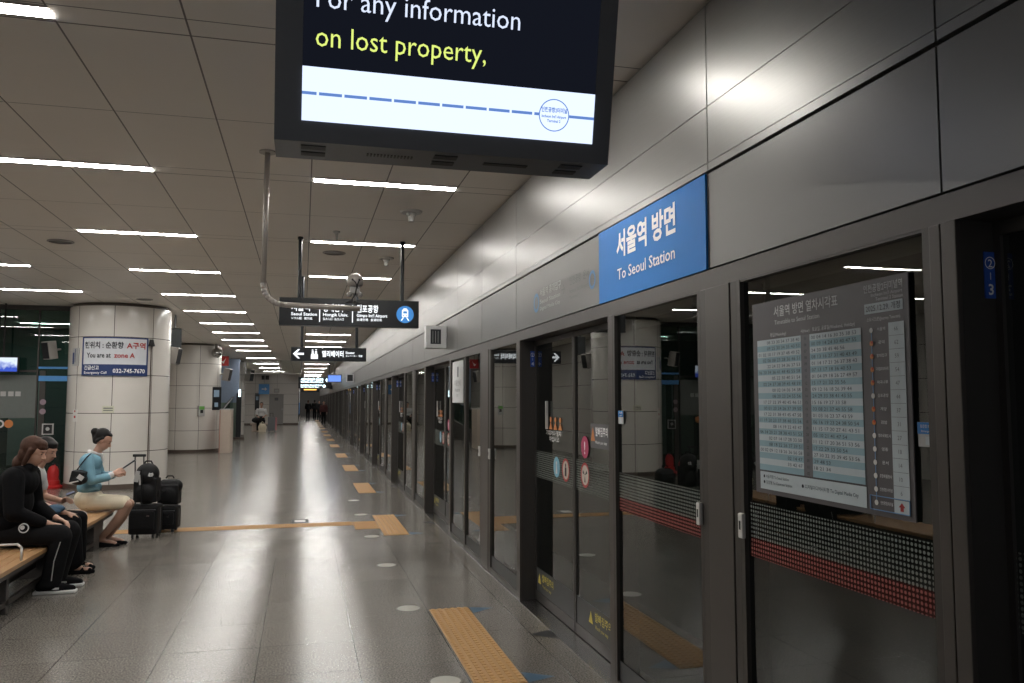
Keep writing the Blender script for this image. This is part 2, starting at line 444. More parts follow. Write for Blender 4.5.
def dlabel(k):
    if k == 0: return 'sliding glass platform screen door at the right edge beside the number 2-3 plate'
    if k == 1: return 'sliding glass platform screen door with round stickers beside the blue station sign'
    return f'{ORD[k]} sliding platform screen door along the platform, counted from the right edge'
doorY = [r-DW/2 for r in reveals]
for k, y in enumerate(doorY):
    if k == 0: o = door0; o.location = (PX, y, 0); o['label'] = dlabel(0); o['group'] = DG
    else: dup(door0, (PX, y, 0), dlabel(k), DG)

# pillar on the far side of every door, with a small blue door-number plate on its reveal
nums = ['2-3', '2-4'] + [f'{c}-{d}' for c in range(3, 9) for d in range(1, 5)]
for k, r in enumerate(reveals):
    t = thing('door_pillar', ('dark grey pillar at the right edge carrying the blue 2-3 plate' if k == 0 else
        f'{ORD[k]} dark grey pillar beside a platform screen door, counted from the right edge'), 'pillar', (PX, r, 0), group='pillars beside the screen doors')
    MB().box(0, .15, 0, .055, 0, 2.122).box(.004, .146, .055, .095, 0, 2.122).build('post', 'reveal', t)
    MB().box(-.006, .012, -.003, .05, 0, 2.122, .003).box(-.004, .01, .056, .098, 0, 2.122, .003).build('front_strip', 'taupe_l', t)
    if k < 12:
        n = MB().box(.088, .122, -.004, 0, 1.905, 2.035).build('number_plate', 'blue_', t) if 'blue_' in M else None
        if n is None:
            M['blue_'] = mat('plate_blue', (.03, .10, .46), .4)
            n = MB().box(.088, .122, -.004, 0, 1.905, 2.035).build('number_plate', 'blue_', t)
        a, b = nums[k].split('-')
        q = MB().text(a, (.105, -.006, 1.992), h=.024, align='C', bold=.01).text(b, (.105, -.006, 1.915), h=.032, align='C', bold=.02)
        q.disc((.105, -.0055, 2.004), (1,0,0), (0,0,1), .0175, 20, .0150).box(.104, .106, -.006, -.005, 1.957, 1.977)
        q.build('number_lettering', 'wtext', n)
    # near-side jamb of the same opening
for k, r in enumerate(reveals[1:], 1):
    j = tag(MB().box(0, .15, -.075, 0, 0, 2.122, .003).build('door_jamb', 'taupe_l', None, loc=(PX, r-DW-.0, 0)),
        f'slim metal jamb on the near side of the {ORD[k]} platform screen door', 'door jamb', 'jambs of the screen doors')

def panel(y0, y1, label, handle=None, film=True):
    t = thing('screen_panel', label, 'glass panel', (PX, 0, 0), group='fixed glass panels of the platform screen')
    w = .028
    f = MB().box(.0, .045, y0, y0+w, 0, 2.122).box(.0, .045, y1-w, y1, 0, 2.122).box(.002, .04, y0+w, y1-w, 0, .05).box(.002, .04, y0+w, y1-w, 2.112, 2.122)
    f.build('frame', 'taupe', t)
    MB().poly([(.02,y1-w,.05),(.02,y0+w,.05),(.02,y0+w,2.112),(.02,y1-w,2.112)]).build('glass_pane', 'glass', t)
    if film: MB().poly([(.015,y1-w-.02,1.0),(.015,y0+w+.02,1.0),(.015,y0+w+.02,1.213),(.015,y1-w-.02,1.213)]).build('dotted_film', 'dots_', t)
    MB().poly([(.016,y1-w,.05),(.016,y0+w,.05),(.016,y0+w,.16),(.016,y1-w,.16)]).build('kick_band', 'bandgrey', t)
    if handle is not None:
        for hy in (handle if isinstance(handle, tuple) else (handle,)):
            h = MB().box(-.018, 0, hy-.016, hy+.016, 1.065, 1.165, .005).build('latch', 'white', t)
            MB().box(-.020, -.017, hy-.005, hy+.005, 1.10, 1.135).build('keyhole', 'black', h)
    return t
def post(y0, y1, label):
    t = thing('equipment_post', label, 'post', (PX, 0, 0), group='broad metal posts between the glass panels')
    MB().box(-.004, .16, y0+.055, y1-.055, 0, 2.122, .003).build('cover', 'taupe_l', t)
    MB().box(.0, .05, y0, y0+.05, 0, 2.122, .003).box(.0, .05, y1-.05, y1, 0, 2.122, .003).build('side_strip', 'taupe', t)
    return t
for k, (r0, r1) in enumerate(zip(reveals, reveals[1:])):
    a, b = r0+.10, r1-DW-.078
    n = ORD[k+1]
    where = {0: 'beside the blue station sign', 1: 'beyond the door with round stickers'}.get(k, f'just before the {n} screen door')
    if r1-r0 < 5:
        y1, y2 = a+1.08, a+1.40
        panel(a, y1, 'fixed glass panel holding the train timetable' if k == 0 else f'nearer fixed glass panel {where}', handle=None if k else y1-.022, film=(k == 0))
        post(y1, y2, 'broad taupe metal post right of the timetable-free glass panel' if k == 0 else f'broad metal post between the glass panels {where}')
        panel(y2, b, 'fixed glass panel between the stickered door and the broad post left of the timetable' if k == 0 else f'farther fixed glass panel {where}', handle=None if k else y2+.022, film=(k == 0))
    else:
        y1, y2, y3 = a+1.04, a+1.45, a+2.28
        panel(a, y1, f'nearest of three fixed glass panels {where}', handle=y1-.022 if k == 1 else None, film=False)
        post(y1, y2, f'broad metal post after the nearest glass panel {where}')
        panel(y2, y3, f'middle of three fixed glass panels {where}', handle=y2+.022 if k == 1 else None, film=False)
        panel(y3+.01, b, f'farthest of three fixed glass panels {where}', film=False)
for o in C.objects:
    if o.get('label') == 'broad taupe metal post right of the timetable-free glass panel': o['label'] = 'broad taupe metal post immediately left of the timetable glass panel'

# ------------------------------------------------------------------ floor inlays
def tactile(xa, xb, ya, yb, label, group, guide=False, cat='tactile strip'):
    t = thing('tactile_strip', label, cat, (0,0,0), group=group)
    MB().box(xa, xb, ya, yb, 0, .003).build('base_plate', 'tact', t)
    b = MB()
    if guide:
        n = max(1, round((yb-ya)/.075))
        for i in range(n):
            y = ya+(i+.5)*(yb-ya)/n; b.box(xa+.02, xb-.02, y-.014, y+.014, .003, .0075)
    else:
        nx = 6; ny = int((yb-ya)/.05)
        for i in range(nx):
            for j in range(ny):
                x = xa+(i+.5)*(xb-xa)/nx; y = ya+(j+.5)*(yb-ya)/ny
                b.box(x-.013, x+.013, y-.018, y+.018, .003, .008)
    b.build('raised_dots', 'tactd', t); return t
M['tactd'] = mat('tactile_raised', (.50, .29, .11), .5, 0, .1, 30)
for k, y in enumerate(doorY):
    if k < 1 or k > 14: continue
    tactile(.98, 1.285, y-.87, y+.89, f'orange tactile strip in the floor before the {ORD[k]} screen door', 'orange tactile strips at the doors', cat='tactile strip')
    if k < 9:
        for s, ya in ((-1, y-.87), (1, y+.89)):
            w = .18
            yy = (ya+w, ya) if s < 0 else (ya-w, ya)
            tri = MB().poly([(1.295, yy[0], .002), (1.295, yy[1]-.0, .002), (1.47, (yy[0]+yy[1])/2+.03*s, .002)])
            tag(tri.build('floor_arrow', 'bluetri'), f'blue triangular floor arrow at the {"near" if s < 0 else "far"} end of the tactile strip, {ORD[k]} screen door', 'floor marking', 'blue floor triangles')
        tri = MB().poly([(1.56, y+.06, .002), (1.722, y-.11, .002), (1.722, y+.13, .002)])
        tag(tri.build('floor_arrow', 'black'), f'black triangular floor marking at the middle of the {ORD[k]} screen door', 'floor marking', 'black floor triangles')
tactile(.67, .98, 10.56, 11.2, 'short orange tactile square beside the second tactile strip', 'guiding strip', True)
for o in list(C.objects):
    if o.name == 'tactile_strip' and False: pass
tactile(-2.9, .67, 10.93, 11.22, 'long orange guiding strip running across the floor to the suitcases', 'guiding strip', True)
mk = 0
for i, y in enumerate((4.77, 6.48, 8.21, 9.97, 11.9, 13.6)):
    d = MB().disc((.83, y, .0015), (1,0,0), (0,1,0), .088, 32); d.m(1).disc((.83, y, .001), (1,0,0), (0,1,0), .098, 32, .088)
    tag(d.build('floor_disc', ['discw', 'brown']) if 'discw' in M else (M.update(discw=mat('pale_floor_disc', (.46, .45, .40), .3)) or d.build('floor_disc', ['discw', 'brown'])),
        f'pale round floor marker, {ORD[i]} one in the row left of the tactile strips', 'floor marker', 'pale round floor markers')
d = MB().box(-.12, .10, 11.30, 11.62, 0, .002); d.m(1).box(-.08, .06, 11.36, 11.56, .002, .003)
tag(d.build('floor_hatch', ['black', 'white']), 'small white-centred plate in the floor beside the guiding strip', 'floor plate')

# ------------------------------------------------------------------ ceiling lights and fittings
def make_light():
    t = thing('ceiling_light', 'x', 'light', (0,0,0))
    MB().box(0, 1.19, -.075, -.052, CZ-.004, CZ+.02).box(0, 1.19, .052, .075, CZ-.004, CZ+.02).build('housing', 'lampf', t)
    MB().box(.005, 1.185, -.052, .052, CZ-.004, CZ+.01).build('diffuser', 'lamp', t)
    return t
L0 = make_light(); first = True
LG = 'linear ceiling lights'
cols = [(.055, 'right'), (-2.375, 'middle'), (-4.815, 'left')]
for k in range(0, 20):
    y = 4.13+2.675*k
    for x, nm in cols:
        if nm == 'left' and (k > 4 or k < 1) and k not in range(14, 20): continue  # far left-row lights are hidden ones, added to brighten the far wall
        if nm == 'middle' and k > 10 and k % 2: continue
        if k > 11 and k % 2: continue
        lab = f'lit linear ceiling light in the {nm} row, {ORD[k]} along the platform'
        if first: o = L0; o.location = (x, y, 0); first = False; o['label'] = lab; o['group'] = LG
        else: dup(L0, (x, y, 0), lab, LG)
for k in range(20, 32):
    dup(L0, (.055, 4.13+2.675*k, 0), f'linear ceiling light added to the right row to brighten the far passage, {k+1}th along the platform', LG)  # lights added past the far wall to brighten the dark passage end
for k in range(0, 5):
    dup(L0, (-7.25, 4.13+2.675*k, 0), f'linear ceiling light of the outermost left row seen mirrored in the green glass, {ORD[k]} one', LG)
def downlight(x, y, lab, r=.14):
    t = thing('downlight', lab, 'ceiling fitting', (x, y, CZ), group='round recessed ceiling fittings')
    MB().lathe((0,0,0), [(r, 0), (r*1.0, -.008), (r*.86, -.012), (r*.84, .0)], 28).build('rim', 'lampf', t)
    MB().disc((0,0,-.002), (1,0,0), (0,1,0), r*.84).build('cone', 'dgrey2', t)
M['dgrey2'] = mat('recess_grey', (.12, .11, .10), .4, .4)
downlight(-2.73, 10.2, 'round dark recessed fitting in the ceiling above the bench')
downlight(-2.8, 15.7, 'round recessed ceiling fitting above the round column')
downlight(.34, 10.15, 'round recessed fitting in the ceiling just beyond the hanging station sign')
def smoke(x, y, lab, s=1):
    t = thing('smoke_detector', lab, 'detector', (x, y, CZ), group='white ceiling detectors')
    MB().lathe((0,0,0), [(.0,-.018), (.1*s, -.018), (.11*s, 0)], 24).build('base', 'white', t, smooth=False)
    MB().lathe((0,0,-.018), [(.052*s, 0), (.045*s, -.03), (.034*s, -.034), (.030*s, -.085), (0, -.09)], 24).build('sensor_head', 'white', t)
smoke(.98, 7.72, 'white ceiling detector hanging between the monitor and the station sign')
smoke(1.0, 10.35, 'white ceiling detector beyond the station sign pole', .9)
smoke(.32, 8.85, 'tiny white ceiling sensor above the station sign', .35)
# ------------------------------------------------------------------ signs on the right-hand wall
t = thing('station_sign', 'large glossy blue sign reading To Seoul Station on the wall above the screen doors', 'sign', (PX, 0, 0))
MB().box(-.006, .004, 3.262, 4.618, 2.208, 2.642).build('sign_face', 'bluegl', t) if 'bluegl' in M else (M.update(bluegl=mat('glossy_blue_face', (.02, .19, .56), .45, 0, .02, spec=.15)), MB().box(-.006, .004, 3.262, 4.618, 2.208, 2.642).build('sign_face', 'bluegl', t))
q = MB().text('서울역 방면', (-.009, 4.325, 2.452), UM, h=.122, w=.765, bold=.032)
q.text('To Seoul Station', (-.009, 4.315, 2.312), UM, h=.068, w=.745, bold=.012)
q.build('lettering', 'wtext', t)
t = thing('route_notice', 'faint grey route lettering with blue discs on the panel left of the blue station sign', 'lettering', (PX, 0, 0))
M['faint'] = mat('faint_grey_print', (.10, .10, .098), .5); M['faintw'] = mat('faint_white_print', (.50, .50, .49), .5); M['fblue'] = mat('faint_blue_print', (.08, .22, .42), .5)
MB().disc((.001, 6.02, 2.38), UM, (0,0,1), .075, 24, .05).disc((.001, 4.76, 2.38), UM, (0,0,1), .06, 24, .04).build('blue_disc', 'fblue', t)
MB().text('서울역 홍대입구', (.001, 5.92, 2.42), UM, h=.05, w=.52).text('Seoul Station', (.001, 5.92, 2.36), UM, h=.035, w=.5).text('Digital Media City', (.001, 5.92, 2.31), UM, h=.03, w=.5).build('white_lettering', 'faintw', t)
MB().text('인천공항  운서', (.001, 5.21, 2.41), UM, h=.05, w=.39, bold=.01).text("Incheon Int'l Airport", (.001, 5.21, 2.35), UM, h=.03, w=.38).text('Terminal 1', (.001, 5.21, 2.31), UM, h=.024, w=.2).text('→', (.001, 5.39, 2.36), UM, h=.09, w=.08).build('grey_lettering', 'faint', t)

# timetable
TX = .008
t = thing('timetable_poster', 'dark framed train timetable sheet on the glass panel nearest the right edge', 'poster', (PX, 0, 0))
M['ttdark'] = mat('timetable_dark', (.085, .078, .082), .5); M['ttlite'] = mat('timetable_white', (.46, .52, .54), .6)
M['ttblue'] = mat('timetable_blue_row', (.25, .38, .43), .6); M['ttgrey'] = mat('timetable_grey', (.13, .13, .14), .5); M['ink'] = mat('dark_ink', (.03, .035, .045), .6)
M['dimtext'] = mat('grey_white_lettering', (.55, .55, .55), .6)
MB().box(TX, TX+.004, 2.04, 2.91, 1.262, 2.006).build('backing_sheet', 'ttdark', t)
x = TX-.002
q = MB()
q.text('서울역 방면 열차시각표', (x, 2.755, 1.945), UM, h=.034, w=.385, bold=.012)
q.text('Timetable to Seoul Station', (x, 2.752, 1.912), UM, h=.018, w=.28)
q.text('인천공항2터미널역', (x, 2.062, 1.968), UM, h=.022, w=.175, align='R', bold=.01).text("Incheon Int'l Airport", (x, 2.062, 1.951), UM, h=.012, w=.14, align='R').text('Terminal 2 Station', (x, 2.062, 1.936), UM, h=.012, w=.12, align='R')
q.text('평일(Weekday)', (x, 2.73, 1.868), UM, h=.013, align='C').text('시(Hour)', (x, 2.558, 1.868), UM, h=.011, align='C').text('토요일, 공휴일(Weekend, Holiday)', (x, 2.40, 1.868), UM, h=.013, align='C', w=.23)
q.text('소요시간(분)(Journey Time:min)', (x, 2.15, 1.874), UM, h=.011, align='C', w=.15)
q.build('title_lettering', 'dimtext', t)
b = MB().box(x+.0005, TX, 2.064, 2.236, 1.898, 1.93); b.m(1).text('2025.12.29. 개정', (x-.001, 2.15, 1.905), UM, h=.019, w=.155, align='C', bold=.01)
b.build('date_label', ['ttlite', 'ink'], t)
rows = 22; z1, z0 = 1.858, 1.352; rh = (z1-z0)/rows
a, b2, c2, ink = MB(), MB(), MB(), MB()
rnd = random.Random(3)
def nums_(n): return ' '.join(f'{v:02d}' for v in sorted(rnd.sample(range(60), n)))
for i in range(rows):
    zt = z1-i*rh; tgt = a if i % 2 == 0 else b2
    tgt.poly([(x,2.876,zt-rh),(x,2.585,zt-rh),(x,2.585,zt),(x,2.876,zt)]).poly([(x,2.532,zt-rh),(x,2.256,zt-rh),(x,2.256,zt),(x,2.532,zt)])
    c2.text(f'{(i+5) % 24:02d}', (x-.0005, 2.558, zt-rh*.8), UM, h=.012, align='C')
    if i < rows-1:
        n1 = rnd.choice([6,7,7,8,8,9]) if i < 19 else 3; n2 = rnd.choice([6,7,7,8,8]) if i < 19 else 3
        ink.text(nums_(n1), (x-.001, 2.592, zt-rh*.82), UM, h=.0135, w=.0305*n1, align='R').text(nums_(n2), (x-.001, 2.522, zt-rh*.82), UM, h=.0135, w=.0305*n2)
hz = MB().poly([(x,2.584,z0),(x,2.533,z0),(x,2.533,z1),(x,2.584,z1)])
tb = a.build('white_rows', 'ttlite', t); b2.build('pale_blue_rows', 'ttblue', t); hz.build('hour_column', 'ttgrey', t)
c2.build('hour_lettering', 'ink', t); ink.build('departure_times', 'ink', t)
ft = MB().poly([(x,2.874,1.279),(x,2.252,1.279),(x,2.252,1.346),(x,2.874,1.346)]); ft.m(1)
ft.text('● 서울역행 To Seoul Station', (x-.001, 2.85, 1.323), UM, h=.012, w=.17).text('● 검암행 To Geomam Station', (x-.001, 2.85, 1.301), UM, h=.012, w=.19).text('● 디지털미디어시티행 To Digital Media City', (x-.001, 2.60, 1.308), UM, h=.013, w=.31)
ft.build('footer_strip', ['ttlite', 'ink'], t)
tm = MB().poly([(x,2.128,1.279),(x,2.06,1.279),(x,2.06,1.862),(x,2.128,1.862)]); tm.m(1)
st = ['서울역','공덕','홍대입구','디지털미디어시티','마곡나루','김포공항','계양','검암','청라국제도시','영종','운서','공항화물청사','인천공항1터미널','인천공항2터미널']
mins = ['66','62','59','54','47','44','37','31','27','18','14','10','6']
nr = len(st); sh = .583/nr
lab, icn = MB(), MB()
icn.m(1).poly([(x,2.2075,1.31),(x,2.2045,1.31),(x,2.2045,1.84),(x,2.2075,1.84)])
for i in range(nr):
    zc = 1.862-(i+.5)*sh
    lab.text(st[i], (x-.001, 2.16, zc), UM, h=.009, w=min(.055, .010*len(st[i])+.008), align='C', bold=.01)
    icn.m(0 if i in (1,2,3,4,6,7) else 2).disc((x-.001, 2.206, zc+.003), UM, (0,0,1), .0085, 14)
    if i in (1,2,3,4,6,7): icn.m(3).disc((x-.0015, 2.203, zc+.006), UM, (0,0,1), .004, 10)
    if i < len(mins): tm.text(mins[i], (x-.001, 2.094, zc-.006), UM, h=.014, align='C'); tm.poly([(x-.001,2.126,zc-sh/2),(x-.001,2.062,zc-sh/2),(x-.001,2.062,zc-sh/2+.0012),(x-.001,2.126,zc-sh/2+.0012)])
    else: tm.m(2).poly([(x-.001,2.101,zc-.012),(x-.001,2.087,zc-.012),(x-.001,2.087,zc+.002),(x-.001,2.101,zc+.002)]).poly([(x-.001,2.108,zc),(x-.001,2.08,zc),(x-.001,2.094,zc+.014)]); tm.m(1)
tm.build('journey_minutes', ['ttlite', 'ttgrey', 'ringred'], t); lab.build('station_lettering', 'dimtext', t)
M['orsoft'] = mat('amber_dot', (.5, .16, .02), .5); icn.build('station_dots', ['orsoft', 'navyl', 'white', 'red'], t) if 'navyl' in M else (M.update(navyl=mat('line_blue', (.12,.25,.45), .5)), icn.build('station_dots', ['orsoft', 'navyl', 'white', 'red'], t))
hb = MB()
for (ya, yb, za, zb) in ((2.235,2.06,1.322,1.3245),(2.235,2.06,1.279,1.2815),(2.235,2.2325,1.279,1.3245),(2.0625,2.06,1.279,1.3245)): hb.box(x-.002, x, ya, yb, za, zb)
hb.build('blue_outline', 'navyl', t)

def glass_label(y0, y1, z0, z1, lab):
    t = thing('info_sticker', lab, 'sticker', (PX, 0, 0), group='small blue and white stickers on the glass')
    MB().box(.012, .016, y0, y1, z0, z1).build('white_base', 'lgrey', t)
    MB().box(.010, .012, y0, y1, z0+(z1-z0)*.52, z1).build('blue_top', 'blue', t)
    m = (y0+y1)/2; s = (z1-z0)
    q = MB().box(.0105, .012, m-.010, m+.010, z0+s*.08, z0+s*.42).text('승강장 비상문', (.0095, m, z0+s*.78), UM, h=s*.12, w=(y1-y0)*.7, align='C').text('Emergency', (.0095, m, z0+s*.6), UM, h=s*.09, w=(y1-y0)*.6, align='C')
    q.build('symbol', 'ttlite', t); return t
glass_label(1.945, 2.025, 1.487, 1.558, 'small blue and white sticker on the glass right of the timetable')
glass_label(4.30, 4.372, 1.49, 1.565, 'small blue and white sticker on the glass edge left of the broad post')
t = thing('notice_poster', 'tall white notice hanging inside the third glass panel beyond the stickered door', 'poster', (PX, 0, 0))
MB().box(.006, .012, 9.02, 9.70, 1.60, 2.085).build('sheet', 'ttlite2', t) if 'ttlite2' in M else (M.update(ttlite2=mat('notice_white', (.55,.56,.56), .6)), MB().box(.006, .012, 9.02, 9.70, 1.60, 2.085).build('sheet', 'ttlite2', t))
MB().box(.002, .005, 9.30, 9.38, 1.90, 2.02).text('이용안내', (.004, 9.36, 1.80), UM, h=.06, w=.36, align='C').text('Notice', (.004, 9.36, 1.73), UM, h=.045, w=.3, align='C').text('안전문', (.004, 9.36, 1.67), UM, h=.03, align='C').build('lettering', 'ttgrey', t)

# projecting pictogram boxes on the right-hand wall
bx = [(10.15, 1.46)]
def wallbox(y, lab, w=.265):
    t = thing('projecting_sign', lab, 'sign', (PX, y, 0), group='box signs projecting from the right wall')
    MB().box(-w, .0, -.02, .13, 2.285, 2.565, .006).build('casing', 'whiteb', t)
    b = MB().box(-w*.78, -w*.28, -.024, -.018, 2.335, 2.52, .002); b.m(1)
    for i in range(3): b.box(-w*.68+i*w*.125, -w*.665+i*w*.125, -.026, -.023, 2.35, 2.50)
    b.box(-w*.64, -w*.42, -.024, -.018, 2.525, 2.532)
    b.build('dark_pictogram', ['signblk', 'lgrey'], t)
M['whiteb'] = mat('white_casing', (.50, .50, .50), .4)
wallbox(10.10, 'white box sign with three-bar dark pictogram projecting from the wall')
M['bluescr'] = emis('pale_blue_screen', (.16, .30, .9), .9)
for y, lab in ((29.4, 'dark box sign projecting from the wall further down the platform'), (50.0, 'small dark box sign projecting from the wall far down the platform')):
    t = thing('projecting_sign', lab, 'sign', (PX, y, 0), group='box signs projecting from the right wall')
    MB().box(-.27, 0, 0, .12, 2.30, 2.58, .006).build('casing', 'whiteb', t)
    MB().box(-.23, -.04, -.006, 0, 2.33, 2.55).build('dark_pictogram', 'signblk', t)
t = thing('passenger_display', 'blue glowing display hanging beside the wall far down the platform', 'display', (1.62, 36, 2.75))
MB().box(-.62, 0, 0, .15, -.33, .02).build('casing', 'dgrey', t); MB().box(-.58, -.04, -.005, 0, -.29, -.02).build('screen', 'bluescr', t)
MB().cyl((-.3,.07,.02),(-.3,.07,CZ-2.75), .02).build('hanger_pole', 'signblk', t)

# ------------------------------------------------------------------ hanging monitor
tl = math.tan(math.radians(12)); ZT = 3.36; zb = 2.567
t = thing('hanging_monitor', 'large grey ceiling-hung monitor showing a lost property message', 'monitor', (0, 0, 0))
xl, xr = -.119, 1.170
def fy(z): return 3.0-(z-zb)*tl
b = MB(); prof = [(3.0, zb), (3.22, zb), (3.22, ZT), (fy(ZT), ZT)]
b.poly([(xl, y, z) for y, z in prof], (xr-xl, 0, 0))
cas = b.build('casing', 'dgrey', t)
# local frame on the tilted face: u = +X, v up the face
V = Vector((0, -math.sin(math.radians(12)), math.cos(math.radians(12)))); Nn = Vector((0, -math.cos(math.radians(12)), -math.sin(math.radians(12))))
def F(u, v, n=0): return Vector((xl, 3.0, zb))+Vector((1,0,0))*u+V*v+Nn*n
def quad(mb, u0, u1, v0, v1, n): return mb.poly([F(u0,v0,n), F(u1,v0,n), F(u1,v1,n), F(u0,v1,n)])
su0, su1, sv0, sv1 = .095, 1.215, .075, .72
W = su1-su0
M['scrblk'] = emis('screen_black', (.005, .006, .010), 1.0); M['scrwht'] = emis('screen_white', (.66, .76, 1.0), .98); M['scrtxt'] = emis('screen_text_white', (.72, .80, 1), .8)
M['scryel'] = emis('screen_text_yellow', (.80, .95, .22), .74); M['scrdash'] = emis('screen_dash_blue', (.15, .29, .70), .62); M['scrtop'] = emis('screen_top_blue', (.03, .35, .9), .75)
sb = quad(MB(), su0, su1, sv0, sv1, .003); sb.build('dark_screen', 'scrblk', t)
bandh = .192
quad(MB(), su0, su1, sv0, sv0+bandh, .005).build('white_band', 'scrwht', t)
quad(MB(), su0+.55, su1, .645, .66, .005).build('top_strip', 'scrtop', t)
uu, vv = Vector((1,0,0)), V
q = MB()
z = sv0+.098; uc = su1-.165
segs = [(i*.0905, i*.0905+.082) for i in range(-1, 12)]
for a, b_ in segs:
    a = max(a+.06, 0); b_ = min(b_+.06, W)
    if b_ <= a: continue
    if a < W-.165+.06 and b_ > W-.165-.06:
        if a < W-.225: quad(q, su0+a, su0+W-.226, z-.0055, z+.0055, .007)
        continue
    quad(q, su0+a, su0+b_, z-.0055, z+.0055, .007)
quad(q, uc+.062, uc+.11, z-.0055, z+.0055, .007); quad(q, uc+.118, su1, z-.0055, z+.0055, .007)
q.disc(F(uc, z, .007), uu, vv, .062, 40, .058)
q.text('인천공항2터미널', F(uc, z+.012, .007), uu, vv, h=.016, w=.105, align='C', bold=.03).text("Incheon Int'l Airport", F(uc, z-.010, .007), uu, vv, h=.011, w=.10, align='C', bold=.03).text('Terminal 2', F(uc, z-.027, .007), uu, vv, h=.011, w=.055, align='C', bold=.03)
q.build('route_line', 'scrdash', t)
MB().text('on lost property,', F(su0+.045, .340, .007), uu, vv, h=.080, w=.628, bold=-.002).build('yellow_message', 'scryel', t)
MB().text('For any information', F(su0+.045, .475, .007), uu, vv, h=.080, w=.755, bold=-.002).build('white_message', 'scrtxt', t)
v_ = MB()
for xx, yy in ((.02, 3.06), (.02, 3.14), (.52, 3.06), (.52, 3.14), (1.03, 3.06), (1.03, 3.14)): v_.box(xx-.045, xx+.045, yy-.022, yy+.022, zb-.004, zb+.002)
for i in range(14): v_.box(.22+i*.013, .227+i*.013, 3.10-.015, 3.10+.015, zb-.003, zb+.001)
v_.box(.68, .86, 3.09, 3.12, zb-.003, zb+.001)
v_.build('vent_slots', 'black', t)
for xx in (.2, .85): MB().cyl((xx, 3.13, ZT-.02), (xx, 3.13, CZ+.01), .025).build('hanger_pole', 'dgrey', t)

# ------------------------------------------------------------------ J-shaped pole with camera
t = thing('bracket_pole', 'pale J-shaped pipe hanging from the ceiling left of the station sign', 'pole', (0, 0, 0))
Yp = 6.1; k = Yp/6.2
pts = [(-.285, Yp, CZ), (-.295, Yp, 2.46)]
for i in range(1, 9):
    a = PI/2*i/8; pts.append((-.295+.15*(1-math.cos(a)), Yp, 2.46-.14*math.sin(a)))
MB().tube(pts, .020, 14).tube([pts[-1], (.40, Yp, 2.305)], .020, 14).build('pipe', 'pole', t, smooth=True) if 'pole' in M else (M.update(pole=mat('pale_pole', (.42,.38,.34), .3, .2)), MB().tube(pts, .020, 14).tube([pts[-1], (.40, Yp, 2.305)], .020, 14).build('pipe', 'pole', t, smooth=True))
MB().cyl((-.285, Yp, CZ-.012), (-.285, Yp, CZ), .06, n=24).build('ceiling_flange', 'pole', t)
MB().cyl((-.294, Yp, 2.455), (-.294, Yp, 2.475), .0225, n=20).build('pipe_joint', 'lampf', t)
t = thing('security_camera', 'grey security camera housing with dark cables above the end of the J-shaped pipe', 'camera', (.36, Yp, 2.325))
MB().lathe((0,0,.15), [(0,.095),(.035,.09),(.058,.065),(.062,.03),(.055,0),(.0,-.005)], 28).build('dome_housing', 'pole', t, smooth=True)
MB().sph((-.02,-.055,.19), (.009,.006,.009)).sph((.028,-.053,.19), (.009,.006,.009)).build('cable_gland', 'black', t)
MB().box(-.035,.035,-.03,.03,.09,.16,.006).build('mount_block', 'lampf', t)
MB().tube([(.028,-.058,.19),(.01,-.062,.14),(0,-.05,.08),(-.03,-.04,.035),(-.07,-.01,.02)], .0045, 8).tube([(-.02,-.06,.19),(.0,-.062,.17),(.02,-.06,.12)], .0035, 8).tube([(-.07,-.01,.02),(0,-.02,.03),(.05,-.015,.018)], .004, 8).build('cable', 'black', t, smooth=True)
MB().sph((.035,.0,.085), (.022,.022,.022)).sph((-.04,.0,.085), (.02,.02,.02)).cyl((0,0,.02),(0,0,.1),.012).cyl((.035,0,.085),(.035,-.03,.08),.016).build('lens_unit', 'lampf', t, smooth=True)

# ------------------------------------------------------------------ overhead signs
def train_icon(q, c, r, dark, light, U=(1,0,0), dy=-.002):
    cx, cy, cz = c
    q.m(light); 
    q.box(cx-r*.36, cx+r*.36, cy+dy, cy, cz-r*.30, cz+r*.52, r*.0)
    q.poly([(cx-r*.30, cy+dy*.9, cz+r*.52), (cx+r*.30, cy+dy*.9, cz+r*.52), (cx+r*.16, cy+dy*.9, cz+r*.70), (cx-r*.16, cy+dy*.9, cz+r*.70)])
    q.poly([(cx-r*.50, cy+dy, cz-r*.72), (cx-r*.36, cy+dy, cz-r*.72), (cx-r*.12, cy+dy, cz-r*.34), (cx-r*.24, cy+dy, cz-r*.34)])
    q.poly([(cx+r*.36, cy+dy, cz-r*.72), (cx+r*.50, cy+dy, cz-r*.72), (cx+r*.24, cy+dy, cz-r*.34), (cx+r*.12, cy+dy, cz-r*.34)])
    q.m(dark)
    q.poly([(cx-r*.24, cy+dy*2, cz+r*.10), (cx+r*.24, cy+dy*2, cz+r*.10), (cx+r*.20, cy+dy*2, cz+r*.38), (cx-r*.20, cy+dy*2, cz+r*.38)])
    q.disc((cx-r*.18, cy+dy*2, cz-r*.12), (1,0,0), (0,0,1), r*.07, 10).disc((cx+r*.18, cy+dy*2, cz-r*.12), (1,0,0), (0,0,1), r*.07, 10)
M['icoblue'] = emis('lit_blue_disc', (.08, .30, .72), .65)
def hang_sign(nm, lab, x0, x1, y, z0, z1, poles, d=.12):
    t = thing(nm, lab, 'sign', (0, y, 0))
    b = MB().box(x0, x1, 0, d, z0, z1, .004); b.build('sign_box', 'signblk', t)
    for px in poles: MB().cyl((px, d/2, z1-.01), (px, d/2, CZ-.02), .021).cyl((px, d/2, CZ-.03), (px, d/2, CZ+.005), .03).build('hanger_pole', 'signblk', t)
    return t
Y1 = 9.2; s1 = Y1/9.34; zf = lambda z: H+(z-H)*s1
